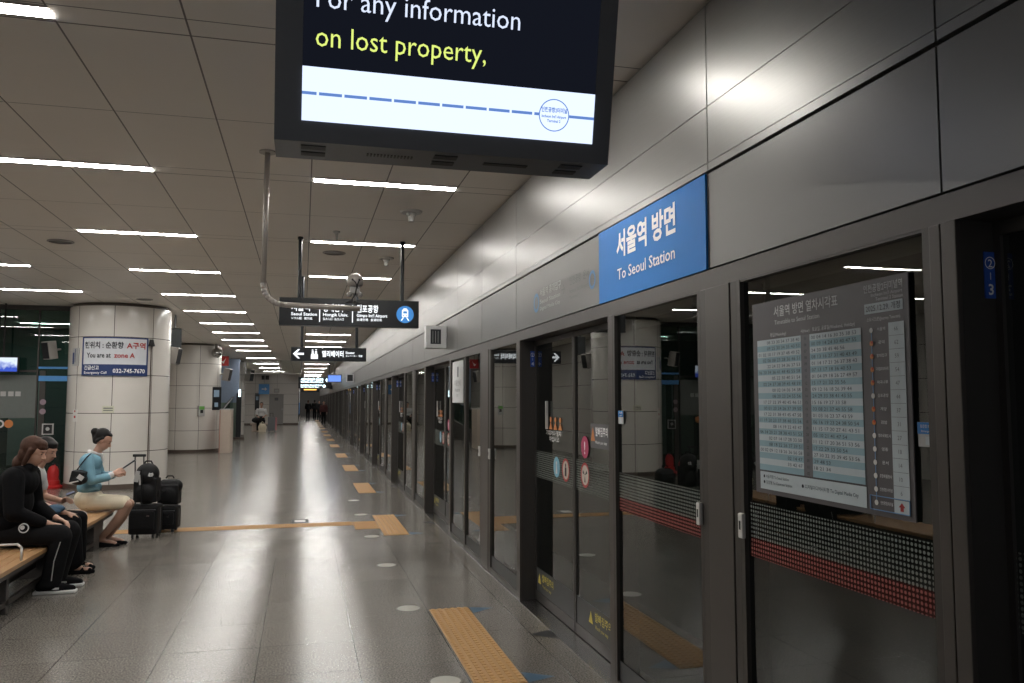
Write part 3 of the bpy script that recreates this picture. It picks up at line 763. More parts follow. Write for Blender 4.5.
t = hang_sign('hanging_sign', 'black hanging sign listing Seoul Station, Hongik Univ. and the airport with blue train disc', -.276*s1, 1.285*s1, Y1, zf(2.465), zf(2.778), (-.06, 1.08))
q = MB()
cols_ = [(-.146, .134, '서울역', 'Seoul Station', 'ソウル駅 · 首尔站'), (.202, .48, '홍대입구', 'Hongik Univ.', '弘大入口 · 弘大入口'), (.575, .921, '김포공항', "Gimpo Int'l Airport", '金浦空港 · 金浦机场')]
for a, b_, k1, k2, k3 in cols_:
    a, b_ = a*s1, b_*s1
    q.text(k1, (a, -.003, zf(2.635)), h=.072, w=(.24 if len(k1) > 3 else .2), bold=.02)
    q.text(k2, (a, -.003, zf(2.577)), h=.037, w=b_-a, bold=.015)
    q.text(k3, (a, -.003, zf(2.533)), h=.024, w=(b_-a)*.82, bold=.008)
for xx in (.164*s1, .528*s1): q.box(xx-.005, xx+.005, -.004, 0, zf(2.51), zf(2.71))
q.build('lettering', 'wglow', t)
q = MB().disc((1.125*s1, -.003, zf(2.618)), (1,0,0), (0,0,1), .098, 36); train_icon(q, (1.125*s1, -.005, zf(2.618)), .098, 0, 1)
q.build('train_disc', ['icoblue', 'wglow'], t)
Y2 = 12.2
t = hang_sign('elevator_sign', 'black hanging elevator sign with left arrow behind the station sign', -.182, .9, Y2, 2.205, 2.405, (-.03, .76))
q = MB()
q.poly([(-.155,-.003,2.307),(-.085,-.003,2.375),(-.055,-.003,2.375),(-.10,-.003,2.322),(.0,-.003,2.322),(.0,-.003,2.292),(-.10,-.003,2.292),(-.055,-.003,2.239),(-.085,-.003,2.239)])
q.box(.10, .20, -.004, 0, 2.235, 2.30).disc((.125,-.003,2.335),(1,0,0),(0,0,1),.016,12).disc((.172,-.003,2.335),(1,0,0),(0,0,1),.016,12).box(.108,.142,-.004,0,2.30,2.318).box(.155,.19,-.004,0,2.30,2.318)
q.poly([(.105,-.003,2.358),(.14,-.003,2.358),(.122,-.003,2.378)]).poly([(.155,-.003,2.376),(.19,-.003,2.376),(.172,-.003,2.358)])
q.text('엘리베이터', (.257,-.003,2.275), h=.075, w=.31, bold=.03).text('Elevator', (.60,-.003,2.315), h=.038, w=.13, bold=.015).text('エレベーター · 电梯', (.60,-.003,2.272), h=.026, w=.24, bold=.01)
q.build('lettering', 'wglow', t)
t = hang_sign('hanging_sign', 'lit black hanging sign with small blue disc far down the platform', -.23, 1.32, 40, 2.22, 2.76, (-.1, 1.2), .2)
q = MB()
for z, h_, x1_ in ((2.60,.09,.95), (2.50,.07,.95), (2.35,.07,.9), (2.27,.05,.75)):
    q.text('서울역 홍대입구 김포공항' if z > 2.55 else "Seoul Station Gimpo Int'l Airport", (-.12, -.01, z), h=h_, w=x1_+.1, bold=.04)
q.build('lettering', 'wglow2', t) if 'wglow2' in M else (M.update(wglow2=emis('bright_cyan_lettering', (.7, .92, 1), 2.4)), q.build('lettering', 'wglow2', t))
MB().disc((1.14, -.01, 2.62), (1,0,0), (0,0,1), .10, 24).disc((.97, -.01, 2.33), (1,0,0), (0,0,1), .07, 24).build('train_disc', 'wglow2', t)
M['amber'] = emis('amber_led', (1, .5, .1), 1.5)
t = thing('led_board', 'low amber-lit board below the far hanging sign', 'display', (.6, 62, 0))
MB().box(-.75, .55, 0, .2, 2.28, 2.62).build('casing', 'signblk', t); MB().box(-.55, .35, -.01, 0, 2.42, 2.5).build('amber_line', 'amber', t)
MB().cyl((0,.1,2.6),(0,.1,CZ),.03).build('hanger_pole', 'signblk', t)

# ------------------------------------------------------------------ columns
R = .9
def colmat(name, offdeg):
    m, N, L = nt(name)
    tc = N.new('ShaderNodeTexCoord'); sp = N.new('ShaderNodeSeparateXYZ'); L.new(tc.outputs['Object'], sp.inputs[0])
    an = mathn(N, L, 'ARCTAN2', sp.outputs[1], sp.outputs[0])
    s1_ = seam(N, L, an, PI/4, math.radians(offdeg), .013)
    s2_ = seam(N, L, sp.outputs[2], .708, .685, .012)
    mk_ = mathn(N, L, 'MAXIMUM', s1_, s2_)
    no = N.new('ShaderNodeTexNoise'); no.inputs['Scale'].default_value = 3; L.new(tc.outputs['Object'], no.inputs['Vector'])
    c = mixc(N, L, no.outputs['Fac'], (.64,.61,.565), (.68,.65,.605))
    princ(N, L, mixc(N, L, mk_, c, (.09,.08,.075)), .24, 0, .5, coat=.3); return m
cols3 = [((-3.47, 17.23), -78.3-8, 'near'), ((-3.52, 28.2), -78+10, 'mid'), ((-3.5, 39.3), -75, 'far')]
for i, ((cx, cy), off, nm) in enumerate(cols3):
    t = thing('round_column', ['round white panelled column carrying the zone A board', 'second round white column behind the zone A column', 'third round white column past the beige barrier'][i], 'column', (cx, cy, 0), group='round panelled columns')
    M['col%d' % i] = colmat('column_panels_%s' % nm, off)
    MB().lathe((0,0,0), [(R, .09), (R, CZ-.06)], 96).build('shaft', 'col%d' % i, t, smooth=True)
    MB().lathe((0,0,0), [(R+.012, 0), (R+.012, .09), (R-.01, .095)], 96).build('plinth', 'brown', t, smooth=False)
    MB().lathe((0,0,0), [(R-.05, CZ-.07), (R-.05, CZ+.01)], 64).lathe((0,0,0), [(R, CZ-.06), (R-.06, CZ-.06)], 64).build('shadow_gap', 'brown', t)
cx, cy = cols3[0][0]; ph0 = math.radians(-78.3-43.5)
def cm(r, z0):
    return lambda a, b: (cx+r*math.cos(ph0+a/R), cy+r*math.sin(ph0+a/R), z0+b)
def arc(mb, r, a0, a1, z0, z1, n=20, th=0):
    o = len(mb.v); vs = []
    for i in range(n+1):
        a = a0+(a1-a0)*i/n
        vs += [cm(r, 0)(a, z0), cm(r, 0)(a, z1)]
    fs = [(2*i, 2*i+2, 2*i+3, 2*i+1) for i in range(n)]
    if th:
        k_ = len(vs); vs += [cm(r-th, 0)(R*((math.atan2(v[1]-cy, v[0]-cx)-ph0)), v[2]) for v in vs[:k_]]
        fs += [(2*i+1, 2*i+3, 2*i+3+k_, 2*i+1+k_) for i in range(n)] + [(2*i, 2*i+k_, 2*i+2+k_, 2*i+2) for i in range(n)] + [(0,1,1+k_,k_), (2*n,2*n+k_,2*n+1+k_,2*n+1)]
    return mb.add(vs, fs)
AW = math.radians(73)*R
t = thing('zone_board', 'curved white and navy board reading You are at zone A on the round column', 'sign', (0, 0, 0))
arc(MB(), R+.035, 0, AW, 2.085, 2.80, th=.035).build('navy_backing', 'navy', t)
M['brdw'] = mat('board_white', (.62, .64, .68), .4)
arc(MB(), R+.038, .035, AW-.03, 2.295, 2.775).build('white_face', 'brdw', t)
def ct(mb, s, a, z, h, w=None, bold=0.0): return mb.text(s, (0,0,0), h=h, w=w, bold=bold, fmap=lambda p, q: cm(R+.042, z)(a+p, q))
q = ct(MB(), '현위치 : 순환향', .06, 2.60, .10, .66, .03); ct(q, 'You are at', .10, 2.42, .095, .42, .03)
q.build('black_lettering', 'ink', t)
q = ct(MB(), 'A구역', .77, 2.60, .10, .32, .03); ct(q, 'zone A', .57, 2.42, .095, .34, .03); q.build('red_lettering', 'ringred', t)
q = ct(MB(), '긴급신고', .06, 2.20, .065, .27, .02); ct(q, 'Emergency Call', .06, 2.12, .05, .40, .01); ct(q, '032-745-7670', .56, 2.14, .08, .53, .02)
q.build('white_lettering', 'wtext', t)
def onc(nm, lab, cat, a0, a1, z0, z1, m, th=.03, mark=None):
    t = thing(nm, lab, cat, (0,0,0)); arc(MB(), R+th, a0, a1, z0, z1, 4, th=th).build('plate', m, t)
    if mark: 
        q = MB()
        for (b0, b1, c0, c1) in mark[1]: arc(q, R+th+.004, a0+(a1-a0)*b0, a0+(a1-a0)*b1, z0+(z1-z0)*c0, z0+(z1-z0)*c1, 2)
        q.build('print', mark[0], t)
    return t
onc('notice_card', 'small notice with dark and red marks on the column left of the zone A board', 'notice', -.27, -.10, 2.27, 2.60, 'lgrey', .03, ('navy', [(.1,.4,.1,.75),(.5,.6,.2,.95)]))
onc('info_label', 'small pale yellow label on the column below the zone A board', 'label', .40, .60, 1.40, 1.53, 'labely', .004, ('ttgrey', [(.1,.9,.6,.75),(.1,.9,.3,.42)])) if 'labely' in M else (M.update(labely=mat('pale_yellow', (.55,.55,.42), .5)), onc('info_label', 'small pale yellow label on the column below the zone A board', 'label', .40, .60, 1.40, 1.53, 'labely', .004, ('ttgrey', [(.1,.9,.6,.75),(.1,.9,.3,.42)])))
onc('call_label', 'small white and red label low on the left side of the column', 'label', -.22, -.10, 1.24, 1.46, 'white', .006, ('ringred', [(.3,.7,.3,.5),(.35,.65,.8,.95)]))
t = thing('column_cable', 'dark cable running down the right side of the zone A column', 'cable', (0,0,0))
aC = math.radians(78)*R
p_ = cm(R+.012, 0)
MB().cyl(p_(aC, 0.1), p_(aC, 2.66), .011, n=8).build('conduit', 'brown', t); MB().cyl(cm(R+.05,0)(aC-.02, 2.66), cm(R+.05,0)(aC-.02, 2.78), .06, .03, n=12).build('sounder', 'black', t)
def speaker(x, y, z, rz, lab, s=1.0):
    t = thing('box_speaker', lab, 'speaker', (x, y, z), rz, 'grey box speakers')
    MB().obox((0,0,0), (.20*s,.17*s,.34*s), (.18,0,0), .01).build('cabinet', 'lampf', t)
    MB().obox((0,-.088*s,-.016*s), (.17*s,.012,.30*s), (.18,0,0)).build('grille', 'black', t)
    MB().cyl((0,.05,.0), (-.0,.22*s,.03), .02).build('bracket', 'lampf', t)
speaker(-2.52, 17.5, 2.53, math.radians(75), 'grey box speaker on the right side of the zone A column')
speaker(-4.66, 17.0, 2.58, math.radians(-40), 'brown-grey box speaker left of the zone A column')
speaker(-2.42, 28.0, 2.48, math.radians(75), 'grey box speaker on the right side of the second column', 1.2)
speaker(-2.4, 39.0, 2.8, math.radians(60), 'rounded speaker on the third column', 1.6)
M['sidescr'] = mat('dark_screen_back', (.035,.038,.04), .5, spec=.2)
t = thing('side_monitor', 'dark monitor seen from the side behind the zone A column', 'monitor', (-2.66, 18.4, 2.94))
MB().obox((0,0,0), (.26,.07,.44), (0,0,.5), .006).build('screen', 'sidescr', t); MB().cyl((0,0,.2),(0,0,CZ-2.94),.02).build('hanger_pole', 'dgrey', t)
t = thing('evacuation_panel', 'tall dark panel with pale figures on the right side of the second column', 'sign', (0,0,0))
cx2, cy2 = cols3[1][0]
def c2p(deg, r): a = math.radians(deg); return (cx2+r*math.cos(a), cy2+r*math.sin(a))
x_, y_ = c2p(-30, .95)
b = MB(); b.obox((x_, y_, 1.70), (.30, .04, .74), (0,0,math.radians(35)), .004); b.build('board', 'signblk', t)
q = MB(); q.obox((x_-.008, y_-.03, 1.86), (.18, .02, .22), (0,0,math.radians(35)), .0); q.obox((x_-.008, y_-.03, 1.50), (.12, .02, .14), (0,0,math.radians(35))); q.build('pale_figure', 'fblue2', t) if 'fblue2' in M else (M.update(fblue2=mat('pale_blue_figure', (.3,.42,.55), .5)), q.build('pale_figure', 'fblue2', t))
x_, y_ = c2p(-64, .93)
t = thing('wall_device', 'small green and grey device on the second column', 'device', (x_, y_, 1.30), math.radians(26))
MB().box(-.10, .10, -.04, .04, -.16, .17, .006).build('case', 'lgrey', t); MB().box(-.08, .08, -.05, -.04, .05, .15).build('green_top', 'grn', t) if 'grn' in M else (M.update(grn=mat('green_label', (.15,.42,.08), .5)), MB().box(-.08, .08, -.05, -.04, .05, .15).build('green_top', 'grn', t))
MB().box(-.04, .04, -.052, -.04, -.06, .04).build('dark_window', 'black', t)

# ------------------------------------------------------------------ green glass room left of the column
GY = 17.25
t = thing('glass_wall', 'green tinted glass wall with framed doors left of the zone A column', 'glass wall', (0, GY, 0))
M['grnwall'] = mat('dark_green_wall', (.05, .085, .075), .6)  # dark green lobby wall colour, no emission
for (a, b_) in ((-9, -7.2), (-7.18, -5.62), (-5.6, -4.93), (-4.91, -4.2)):
    MB().poly([(a,0,.05),(b_,0,.05),(b_,0,3.36),(a,0,3.36)]).build('glass_pane', 'gglass', t)
f = MB()
for xx in (-7.19, -5.61, -4.92): f.box(xx-.012, xx+.012, -.02, .03, 0, 3.36)
f.box(-9, -4.2, -.03, .03, 3.36, CZ).box(-9, -4.2, -.03, .03, 0, .05).box(-7.2, -4.93, -.02, .03, 2.17, 2.21).box(-4.88, -4.78, -.01, .05, 0, 2.2)
f.build('frame', 'reveal', t)
MB().box(-4.93, -4.3, -.012, -.004, 2.235, 2.275).box(-4.90, -4.3, -.012, -.004, 2.0, 2.10).build('blue_strip', 'bluel', t) if 'bluel' in M else (M.update(bluel=mat('bright_blue_strip', (.08,.30,.68), .4)), MB().box(-4.93, -4.3, -.012, -.004, 2.235, 2.275).box(-4.90, -4.3, -.012, -.004, 2.0, 2.10).build('blue_strip', 'bluel', t))
MB().box(-5.6, -4.93, -.010, -.004, 1.30, 2.11).box(-7.15, -5.63, -.010, -.004, 1.30, 2.11).build('frosted_film', 'frost', t) if 'frost' in M else (M.update(frost=mat('grey_frosting', (.13,.145,.135), .6)), MB().box(-5.6, -4.93, -.010, -.004, 1.30, 2.11).box(-7.15, -5.63, -.010, -.004, 1.30, 2.11).build('frosted_film', 'frost', t))
q = MB()
for xx in (-5.53, -5.40, -5.28): q.box(xx, xx+.09, -.018, -.011, 1.71, 1.80)
q.build('square_sticker', 'lgrey', t)
q = MB().disc((-5.52,-.018,1.19),(1,0,0),(0,0,1),.075,24,.045); q.m(1).disc((-5.37,-.018,1.19),(1,0,0),(0,0,1),.075,24)
q.build('door_sticker', ['dimtext', 'orange'], t)
q = MB().disc((-4.80,-.03,1.60),(1,0,0),(0,0,1),.055,20).disc((-4.80,-.03,1.42),(1,0,0),(0,0,1),.055,20); q.build('round_sticker', 'pinkpale', t) if 'pinkpale' in M else (M.update(pinkpale=mat('dull_pink', (.30,.22,.26), .5)), q.build('round_sticker', 'pinkpale', t))
q = MB().box(-4.80, -4.60, -.03, -.015, .98, 1.19); q.m(1).box(-4.775, -4.625, -.034, -.03, 1.0, 1.17); q.m(0).disc((-4.70,-.036,1.09),(1,0,0),(0,0,1),.035,16)
q.build('call_button_plate', ['lgrey', 'black'], t)
struct('wall_lobby', MB().box(-9, -4.6, 22.5, 22.7, 0, CZ).box(-4.56, -4.5, 18.2, 22.5, 0, CZ), 'grnwall')
for i, (a, b_) in enumerate(((-7.9, -7.2), (-7.0, -6.3))):
    t = thing('lobby_door', ['pale lobby door leaf behind the green glass, on the left', 'pale lobby door leaf behind the green glass, on the right'][i], 'door', (a, 22.4, 0))
    MB().box(0, b_-a, 0, .05, .05, 2.1, .01).build('leaf', 'lgrey', t); MB().cyl((b_-a-.08, -.04, .8), (b_-a-.08, -.04, 1.3), .015).build('pull_handle', 'steel', t)
dup(L0, (-6.4, 21.0, -.02), 'ceiling light added deep inside the green glass lobby to light its doors', 'added lobby lights')  # unseen lobby light, added so the pale door leaves are lit
t = thing('lobby_screen', 'small lit television hanging in front of the green glass wall at the left edge', 'television', (-5.38, 17.0, 2.30))
MB().box(-.32, .20, 0, .06, -.15, .15, .004).build('casing', 'black', t)
M['tv'] = None
m, N, L = nt('television_picture')
tc = N.new('ShaderNodeTexCoord'); sp = N.new('ShaderNodeSeparateXYZ'); L.new(tc.outputs['Object'], sp.inputs[0])
wv = N.new('ShaderNodeTexNoise'); wv.inputs['Scale'].default_value = 9; L.new(tc.outputs['Object'], wv.inputs['Vector'])
cr = N.new('ShaderNodeValToRGB'); e = cr.color_ramp.elements; e[0].position = .35; e[0].color = (.05,.10,.55,1); e[1].position = .6; e[1].color = (.75,.85,1,1)
s_ = mathn(N, L, 'ADD', mathn(N, L, 'MULTIPLY', sp.outputs[2], 2.2), mathn(N, L, 'MULTIPLY', wv.outputs['Fac'], .7)); s_ = mathn(N, L, 'ADD', s_, .12)
L.new(s_, cr.inputs[0]); em = N.new('ShaderNodeEmission'); L.new(cr.outputs[0], em.inputs[0]); em.inputs[1].default_value = .8
o_ = N.new('ShaderNodeOutputMaterial'); L.new(em.outputs[0], o_.inputs[0]); M['tv'] = m
MB().box(-.30, .18, -.006, 0, -.13, .13).build('picture', 'tv', t)
MB().cyl((-.06,.03,.14),(-.06,.03,CZ-2.30),.015).build('hanger_pole', 'black', t)

t = thing('fire_extinguisher', 'red fire extinguisher on a red stand beside the column', 'extinguisher', (-4.50, 16.95, 0))
MB().lathe((0,0,.06), [(0,0),(.09,0),(.095,.02),(.095,.26),(.07,.33),(.03,.36),(.03,.38),(0,.38)], 20).build('cylinder', 'red', t, smooth=True)
MB().lathe((0,0,0), [(0,0.0),(.17,0),(.17,.03),(.12,.07),(.115,.14),(0,.14)], 20).build('stand', 'red', t)
MB().box(-.02,.02,-.06,.04,.43,.46).cyl((0,0,.42),(0,0,.45),.02).tube([(0,.03,.44),(.08,.03,.42),(.11,.02,.3),(.10,.0,.18)], .009, 8).build('valve', 'black', t)
t = thing('extinguisher_box', 'second red extinguisher case just left of the first', 'extinguisher', (-4.80, 16.95, 0))
MB().lathe((0,0,0), [(0,0),(.12,0),(.12,.03),(.075,.05),(.075,.22),(.05,.27),(0,.28)], 18).build('cylinder', 'red', t, smooth=False)

# ------------------------------------------------------------------ things behind the columns
t = thing('barrier_pillar', 'beige boxed barrier end with a reddish side right of the second column', 'barrier', (-2.52, 26.9, 0))
MB().box(.03, .34, 0, .9, 0, 1.34, .006).build('beige_face', 'beige', t); MB().box(0, .03, 0.01, .9, 0, 1.34).build('reddish_side', 'redside', t) if 'redside' in M else (M.update(redside=mat('reddish_edge', (.40,.20,.16), .5)), MB().box(0, .03, 0.01, .9, 0, 1.34).build('reddish_side', 'redside', t))
MB().box(.0, .35, -.01, .92, 1.34, 1.37).build('cap', 'lgrey', t)
t = thing('escalator', 'dark escalator balustrade with glass sides behind the beige barrier', 'escalator', (-2.9, 30.5, 0))
MB().poly([(.0,0,0),(0,5.5,0),(0,5.5,.9),(0,0,.45)], (.10,0,0)).build('skirt', 'reveal', t)
MB().poly([(.05,0,.45),(.05,5.5,.9),(.05,5.5,1.75),(.05,0,1.2)]).build('glass_side', 'gglass', t)
MB().tube([(.05,0,.6),(.05,-.15,.9),(.05,0,1.22),(.05,5.5,1.78)], .04, 10).build('handrail', 'black', t)
t = thing('standing_display', 'tall slim dark display panel with a lit top beyond the beige barrier', 'display', (-2.62, 36.05, 0))
MB().box(-.10, .10, 0, .18, .1, 1.95, .01).build('body', 'signblk', t); MB().box(-.2, .25, -.1, .3, 0, .1, .01).build('foot', 'brown', t)
MB().box(-.02, .07, -.01, .0, 1.80, 2.1).build('lit_edge', 'wglow2', t)
t = thing('reflection_panel', 'escalator enclosure panel with painted pale blue reflections behind the second column', 'panel', (-3.9, 36.4, 0))
M['palepanel'] = mat('blue_reflection_paint', (.34, .42, .56), .25); M['grnpanel'] = mat('green_reflection_paint', (.20,.27,.22), .4)  # reflections on the escalator glass enclosure, painted as pale blue and grey-green
MB().box(0, 1.25, 0, .08, 1.55, 3.42).build('upper_sheet', 'palepanel', t); MB().box(0, 1.25, 0, .08, .0, 1.55).build('lower_sheet', 'grnpanel', t)
t = thing('fire_sign', 'red square hanging sign with a white mark right of the second column', 'sign', (-2.72, 30.0, 3.02))
MB().box(-.17, .17, 0, .05, -.17, .17).build('red_face', 'red', t)
MB().poly([(-.07,-.006,-.02),(.0,-.006,-.10),(.08,-.006,.10),(.0,-.006,.0)]).build('white_mark', 'wtext', t); MB().cyl((0,.02,.17),(0,.02,CZ-3.02),.012).build('hanger_pole', 'lampf', t)
t = thing('dome_camera', 'chrome dome camera at the top right of the second column', 'camera', (-2.72, 27.55, 3.16))
MB().sph((0,0,0), (.16,.16,.16), 20, 14).build('dome', 'steel', t, smooth=True); MB().cyl((0,0,.1),(0,0,CZ-3.16),.05).sph((.14,.0,.05),(.06,.06,.07)).build('mount', 'lampf', t)
# smoke curtain
t = thing('smoke_curtain', 'clear glass smoke curtain hanging across the ceiling beyond the second column', 'glass panel', (0, 38, 0))
MB().poly([(-2.5,0,2.86),(-.1,0,2.86),(-.1,0,CZ),(-2.5,0,CZ)]).build('glass_pane', 'cglass', t)
MB().box(-2.5,-.1,-.015,.015,2.83,2.865).box(-2.52,-2.48,-.015,.015,2.83,CZ).box(-1.02,-.98,-.015,.015,2.83,CZ).box(-.1,-.06,-.015,.015,2.83,CZ).build('rail', 'lampf', t)
# fittings on the far wall
FY = 57.5
t = thing('arrow_sign', 'bright blue arrow sign on the far white wall', 'sign', (-2.56, FY-.3, 2.42))
MB().box(-.34,.34,0,.1,-.34,.34).build('face', 'bluel', t); MB().poly([(-.15,-.01,.03),(.05,-.01,.03),(.05,-.01,.12),(.2,-.01,0),(.05,-.01,-.12),(.05,-.01,-.03),(-.15,-.01,-.03)]).build('arrow', 'wtext', t)
MB().cyl((0,.05,.34),(0,.05,CZ-2.42),.02).build('hanger_pole', 'lampf', t)
t = thing('wall_panel', 'tall dark board on the far white wall left of the seated traveller', 'sign', (-3.0, FY-.12, 1.58))
MB().box(-.14,.14,0,.1,-.56,.56).build('board', 'signblk', t); MB().box(-.08,.08,-.01,0,.1,.35).build('pale_figure', 'fblue2', t)
t = thing('service_door', 'light grey service door in the far white wall', 'door', (-1.75, FY-.06, 0))
MB().box(-.47,.47,0,.06,.05,2.08,.01).build('leaf', 'doorg', t) if 'doorg' in M else (M.update(doorg=mat('door_grey', (.30,.29,.28), .5)), MB().box(-.47,.47,0,.06,.05,2.08,.01).build('leaf', 'doorg', t))
MB().box(.34,.40,-.05,0,.95,1.1).build('handle', 'steel', t); MB().box(-.12,.12,-.02,0,1.65,1.85).build('notice', 'ttgrey', t)
t = thing('exit_box', 'small grey box on the wall above the service door', 'box', (-1.75, FY-.1, 2.32)); MB().box(-.18,.18,0,.1,-.14,.14).build('casing', 'lampf', t); MB().box(-.1,.1,-.01,0,-.06,.06).build('window', 'lgrey', t)
t = thing('ceiling_box', 'pair of dark boxes under the ceiling above the blue arrow sign', 'box', (-2.5, FY-.2, 3.2)); MB().box(-.24,-.02,0,.2,-.14,.14).box(.02,.24,0,.2,-.14,.14).build('casing', 'reveal', t)
t = thing('corridor_poster', 'tall white and blue poster on the left side wall of the far passage', 'poster', (-.29, 63, 0))
MB().box(0,.03,0,8,1.5,2.7).build('white_part', 'brdw', t); MB().box(0,.03,0,8,.6,1.5).build('blue_part', 'bluel', t)
# ------------------------------------------------------------------ bench
t = thing('bench', 'long oak-slatted bench with grey slab legs under the seated travellers', 'bench', (-2.07, 0, 0))
by0, by1, bz = 5.6, 10.28, .388
for i in range(6):
    MB().box(-.085*i-.078, -.085*i, by0, by1, bz-.035, bz, .004).build('slat', 'wood', t)
MB().box(-.50, -.01, by0+.05, by1-.05, bz-.07, bz-.035).build('underframe', 'reveal', t)
for y in (5.9, 7.05, 8.4, 9.72):
    MB().box(-.45, -.09, y, y+.42 if y > 9 else y+.06, 0.0, bz-.07, .004).build('slab_leg', 'benchleg', t) if 'benchleg' in M else (M.update(benchleg=mat('bench_leg_grey', (.11,.10,.095), .5)), MB().box(-.45, -.09, y, y+.06, 0.0, bz-.07, .004).build('slab_leg', 'benchleg', t))
MB().box(-.12, -.09, 5.95, 9.75, .06, .10).box(-.45, -.42, 5.95, 9.75, .06, .10).build('foot_rail', 'taupe_l', t)
MB().box(-.30, -.27, 5.95, 9.75, .10, bz-.08).build('centre_board', 'reveal', t)
for y in (7.12, 9.05):
    MB().tube([(-.02, y, bz), (-.02, y, bz+.10), (-.05, y, bz+.125), (-.45, y, bz+.125), (-.48, y, bz+.10), (-.48, y, bz)], .009, 8).build('armrest', 'white', t, smooth=True)

# ------------------------------------------------------------------ people
def hand(side, wr, d, up, curl=.6, s=1.0):
    """palm + five fingers as capsules; wr wrist, d pointing direction, up the back of the hand"""
    wr, d, up = Vector(wr), Vector(d).normalized(), Vector(up); up = (up-d*up.dot(d)).normalized(); r = d.cross(up)*side
    out = [('c', wr, .021*s, wr+d*.03*s, .022*s)]
    for i, (o, l) in enumerate(((-.030, .066), (-.010, .078), (.011, .072), (.030, .056))):
        b0 = wr+d*.025*s+r*o*.6*s; k = wr+d*.085*s+r*o*s
        out.append(('c', b0, .015*s, k, .0115*s))
        l *= s; a = curl
        m1 = k+(d*math.cos(a)-up*math.sin(a))*l*.45; a += curl
        m2 = m1+(d*math.cos(a)-up*math.sin(a))*l*.32; a += curl*.7
        m3 = m2+(d*math.cos(a)-up*math.sin(a))*l*.23
        out += [('c', k, .0105*s, m1, .0095*s), ('c', m1, .0095*s, m2, .0088*s), ('c', m2, .0088*s, m3, .0078*s)]
    tb = wr+d*.025*s-r*.020*s; t1 = tb+(d*.6-r*.75-up*.3).normalized()*.035*s; t2 = t1+(d*.9-r*.2-up*.45).normalized()*.03*s; t3 = t2+(d*.9+r*.1-up*.5).normalized()*.024*s
    out += [('c', tb, .015*s, t1, .0125*s), ('c', t1, .0115*s, t2, .0105*s), ('c', t2, .010*s, t3, .0085*s)]
    return out
def head(c, pitch=0.0, yawh=0.0, s=1.0):
    """head looking along +X, pitch > 0 looks down; returns prims and a transform"""
    R_ = Euler((0, pitch, yawh)).to_matrix()
    T = lambda x, y, z: Vector(c)+R_ @ Vector((x*s, y*s, z*s))
    e = (0, pitch, yawh)
    P = [('e', T(-.012,0,.03), (.092*s,.074*s,.088*s), e), ('e', T(.022,0,-.03), (.064*s,.058*s,.082*s), e),
         ('c', T(.048,0,-.078), .024*s, T(.02,.028,-.07), .024*s), ('c', T(.048,0,-.078), .024*s, T(.02,-.028,-.07), .024*s),
         ('c', T(.078,0,.012), .009*s, T(.098,0,-.022), .012*s), ('c', T(.09,.010,-.026), .008*s, T(.09,-.010,-.026), .008*s),
         ('e', T(.074,.012,-.048), (.012*s,.016*s,.006*s), e), ('e', T(.074,-.012,-.048), (.012*s,.016*s,.006*s), e), ('e', T(.073,0,-.057), (.011*s,.018*s,.006*s), e),
         ('e', T(.064,0,.035), (.022*s,.045*s,.010*s), e),
         ('e', T(-.004,.074,-.005), (.018*s,.010*s,.030*s), e), ('e', T(-.004,-.074,-.005), (.018*s,.010*s,.030*s), e),
         ('e', T(.062,.029,.008), (.014*s,.014*s,.010*s), e), ('e', T(.062,-.029,.008), (.014*s,.014*s,.010*s), e)]
    return P, T, R_
def face_parts(T, R_, t, s=1.0, brow='hairb'):
    e = R_.to_euler()
    b = MB()
    for y in (.029, -.029): b.sph(T(.0765, y, .009), (.005*s, .010*s, .004*s), 10, 6, tuple(e))
    b.build('eyes', 'black', t)
    b = MB()
    for y in (.029, -.029): b.sph(T(.080, y, .030), (.005*s, .016*s, .003*s), 10, 6, tuple(e))
    b.build('eyebrows', brow, t)
    MB().sph(T(.083, 0, -.052), (.005*s, .019*s, .005*s), 12, 6, tuple(e)).build('lips', 'lips', t)
M['lips'] = mat('lips', (.42,.14,.12), .4)

# --- woman in the light blue jacket
WX, WY = -2.295, 10.06
t = thing('person', 'seated woman in light blue jacket and cream skirt looking down at a phone', 'person', (WX, WY, 0), group=None)
hp, T, R_ = head((.118, 0, 1.175), .52, 0, 1.0)
body = hp+[('c', (.055,0,1.03), .048, (.098,0,1.12), .046),
  ('e', (.0,0,.93), (.10,.155,.12)), ('e', (-.01,0,.76), (.09,.125,.16)), ('e', (-.01,0,.53), (.13,.165,.12)),
  ('c', (.0,.15,.96), .047, (.055,.20,.76), .040), ('c', (.055,.20,.76), .036, (.245,.10,.80), .026),
  ('c', (.0,-.15,.96), .047, (.055,-.20,.76), .040), ('c', (.055,-.20,.76), .036, (.245,-.10,.80), .026),
  ('c', (.0,.085,.49), .085, (.40,.065,.455), .056), ('c', (.40,.065,.455), .052, (.33,.07,.30), .050), ('c', (.33,.07,.30), .050, (.19,.07,.09), .032),
  ('c', (.0,-.085,.49), .085, (.40,-.065,.455), .056), ('c', (.40,-.065,.455), .052, (.31,-.06,.30), .050), ('c', (.31,-.06,.30), .050, (.14,-.06,.09), .032),
  ('c', (.19,.07,.08), .03, (.34,.08,.035), .024), ('c', (.14,-.06,.08), .03, (.29,-.06,.035), .024)]
body += hand(1, (.25,.095,.805), (.9,-.35,.35), (0,.8,.5), .8) + hand(-1, (.25,-.095,.80), (.85,.45,.45), (.2,-.9,.5), .7)
blob('body', body, ['skin', 'tights'], t, .0065, 3, regions=lambda c: 1 if c.z < .56 else 0)
face_parts(T, R_, t)
e = tuple(R_.to_euler())
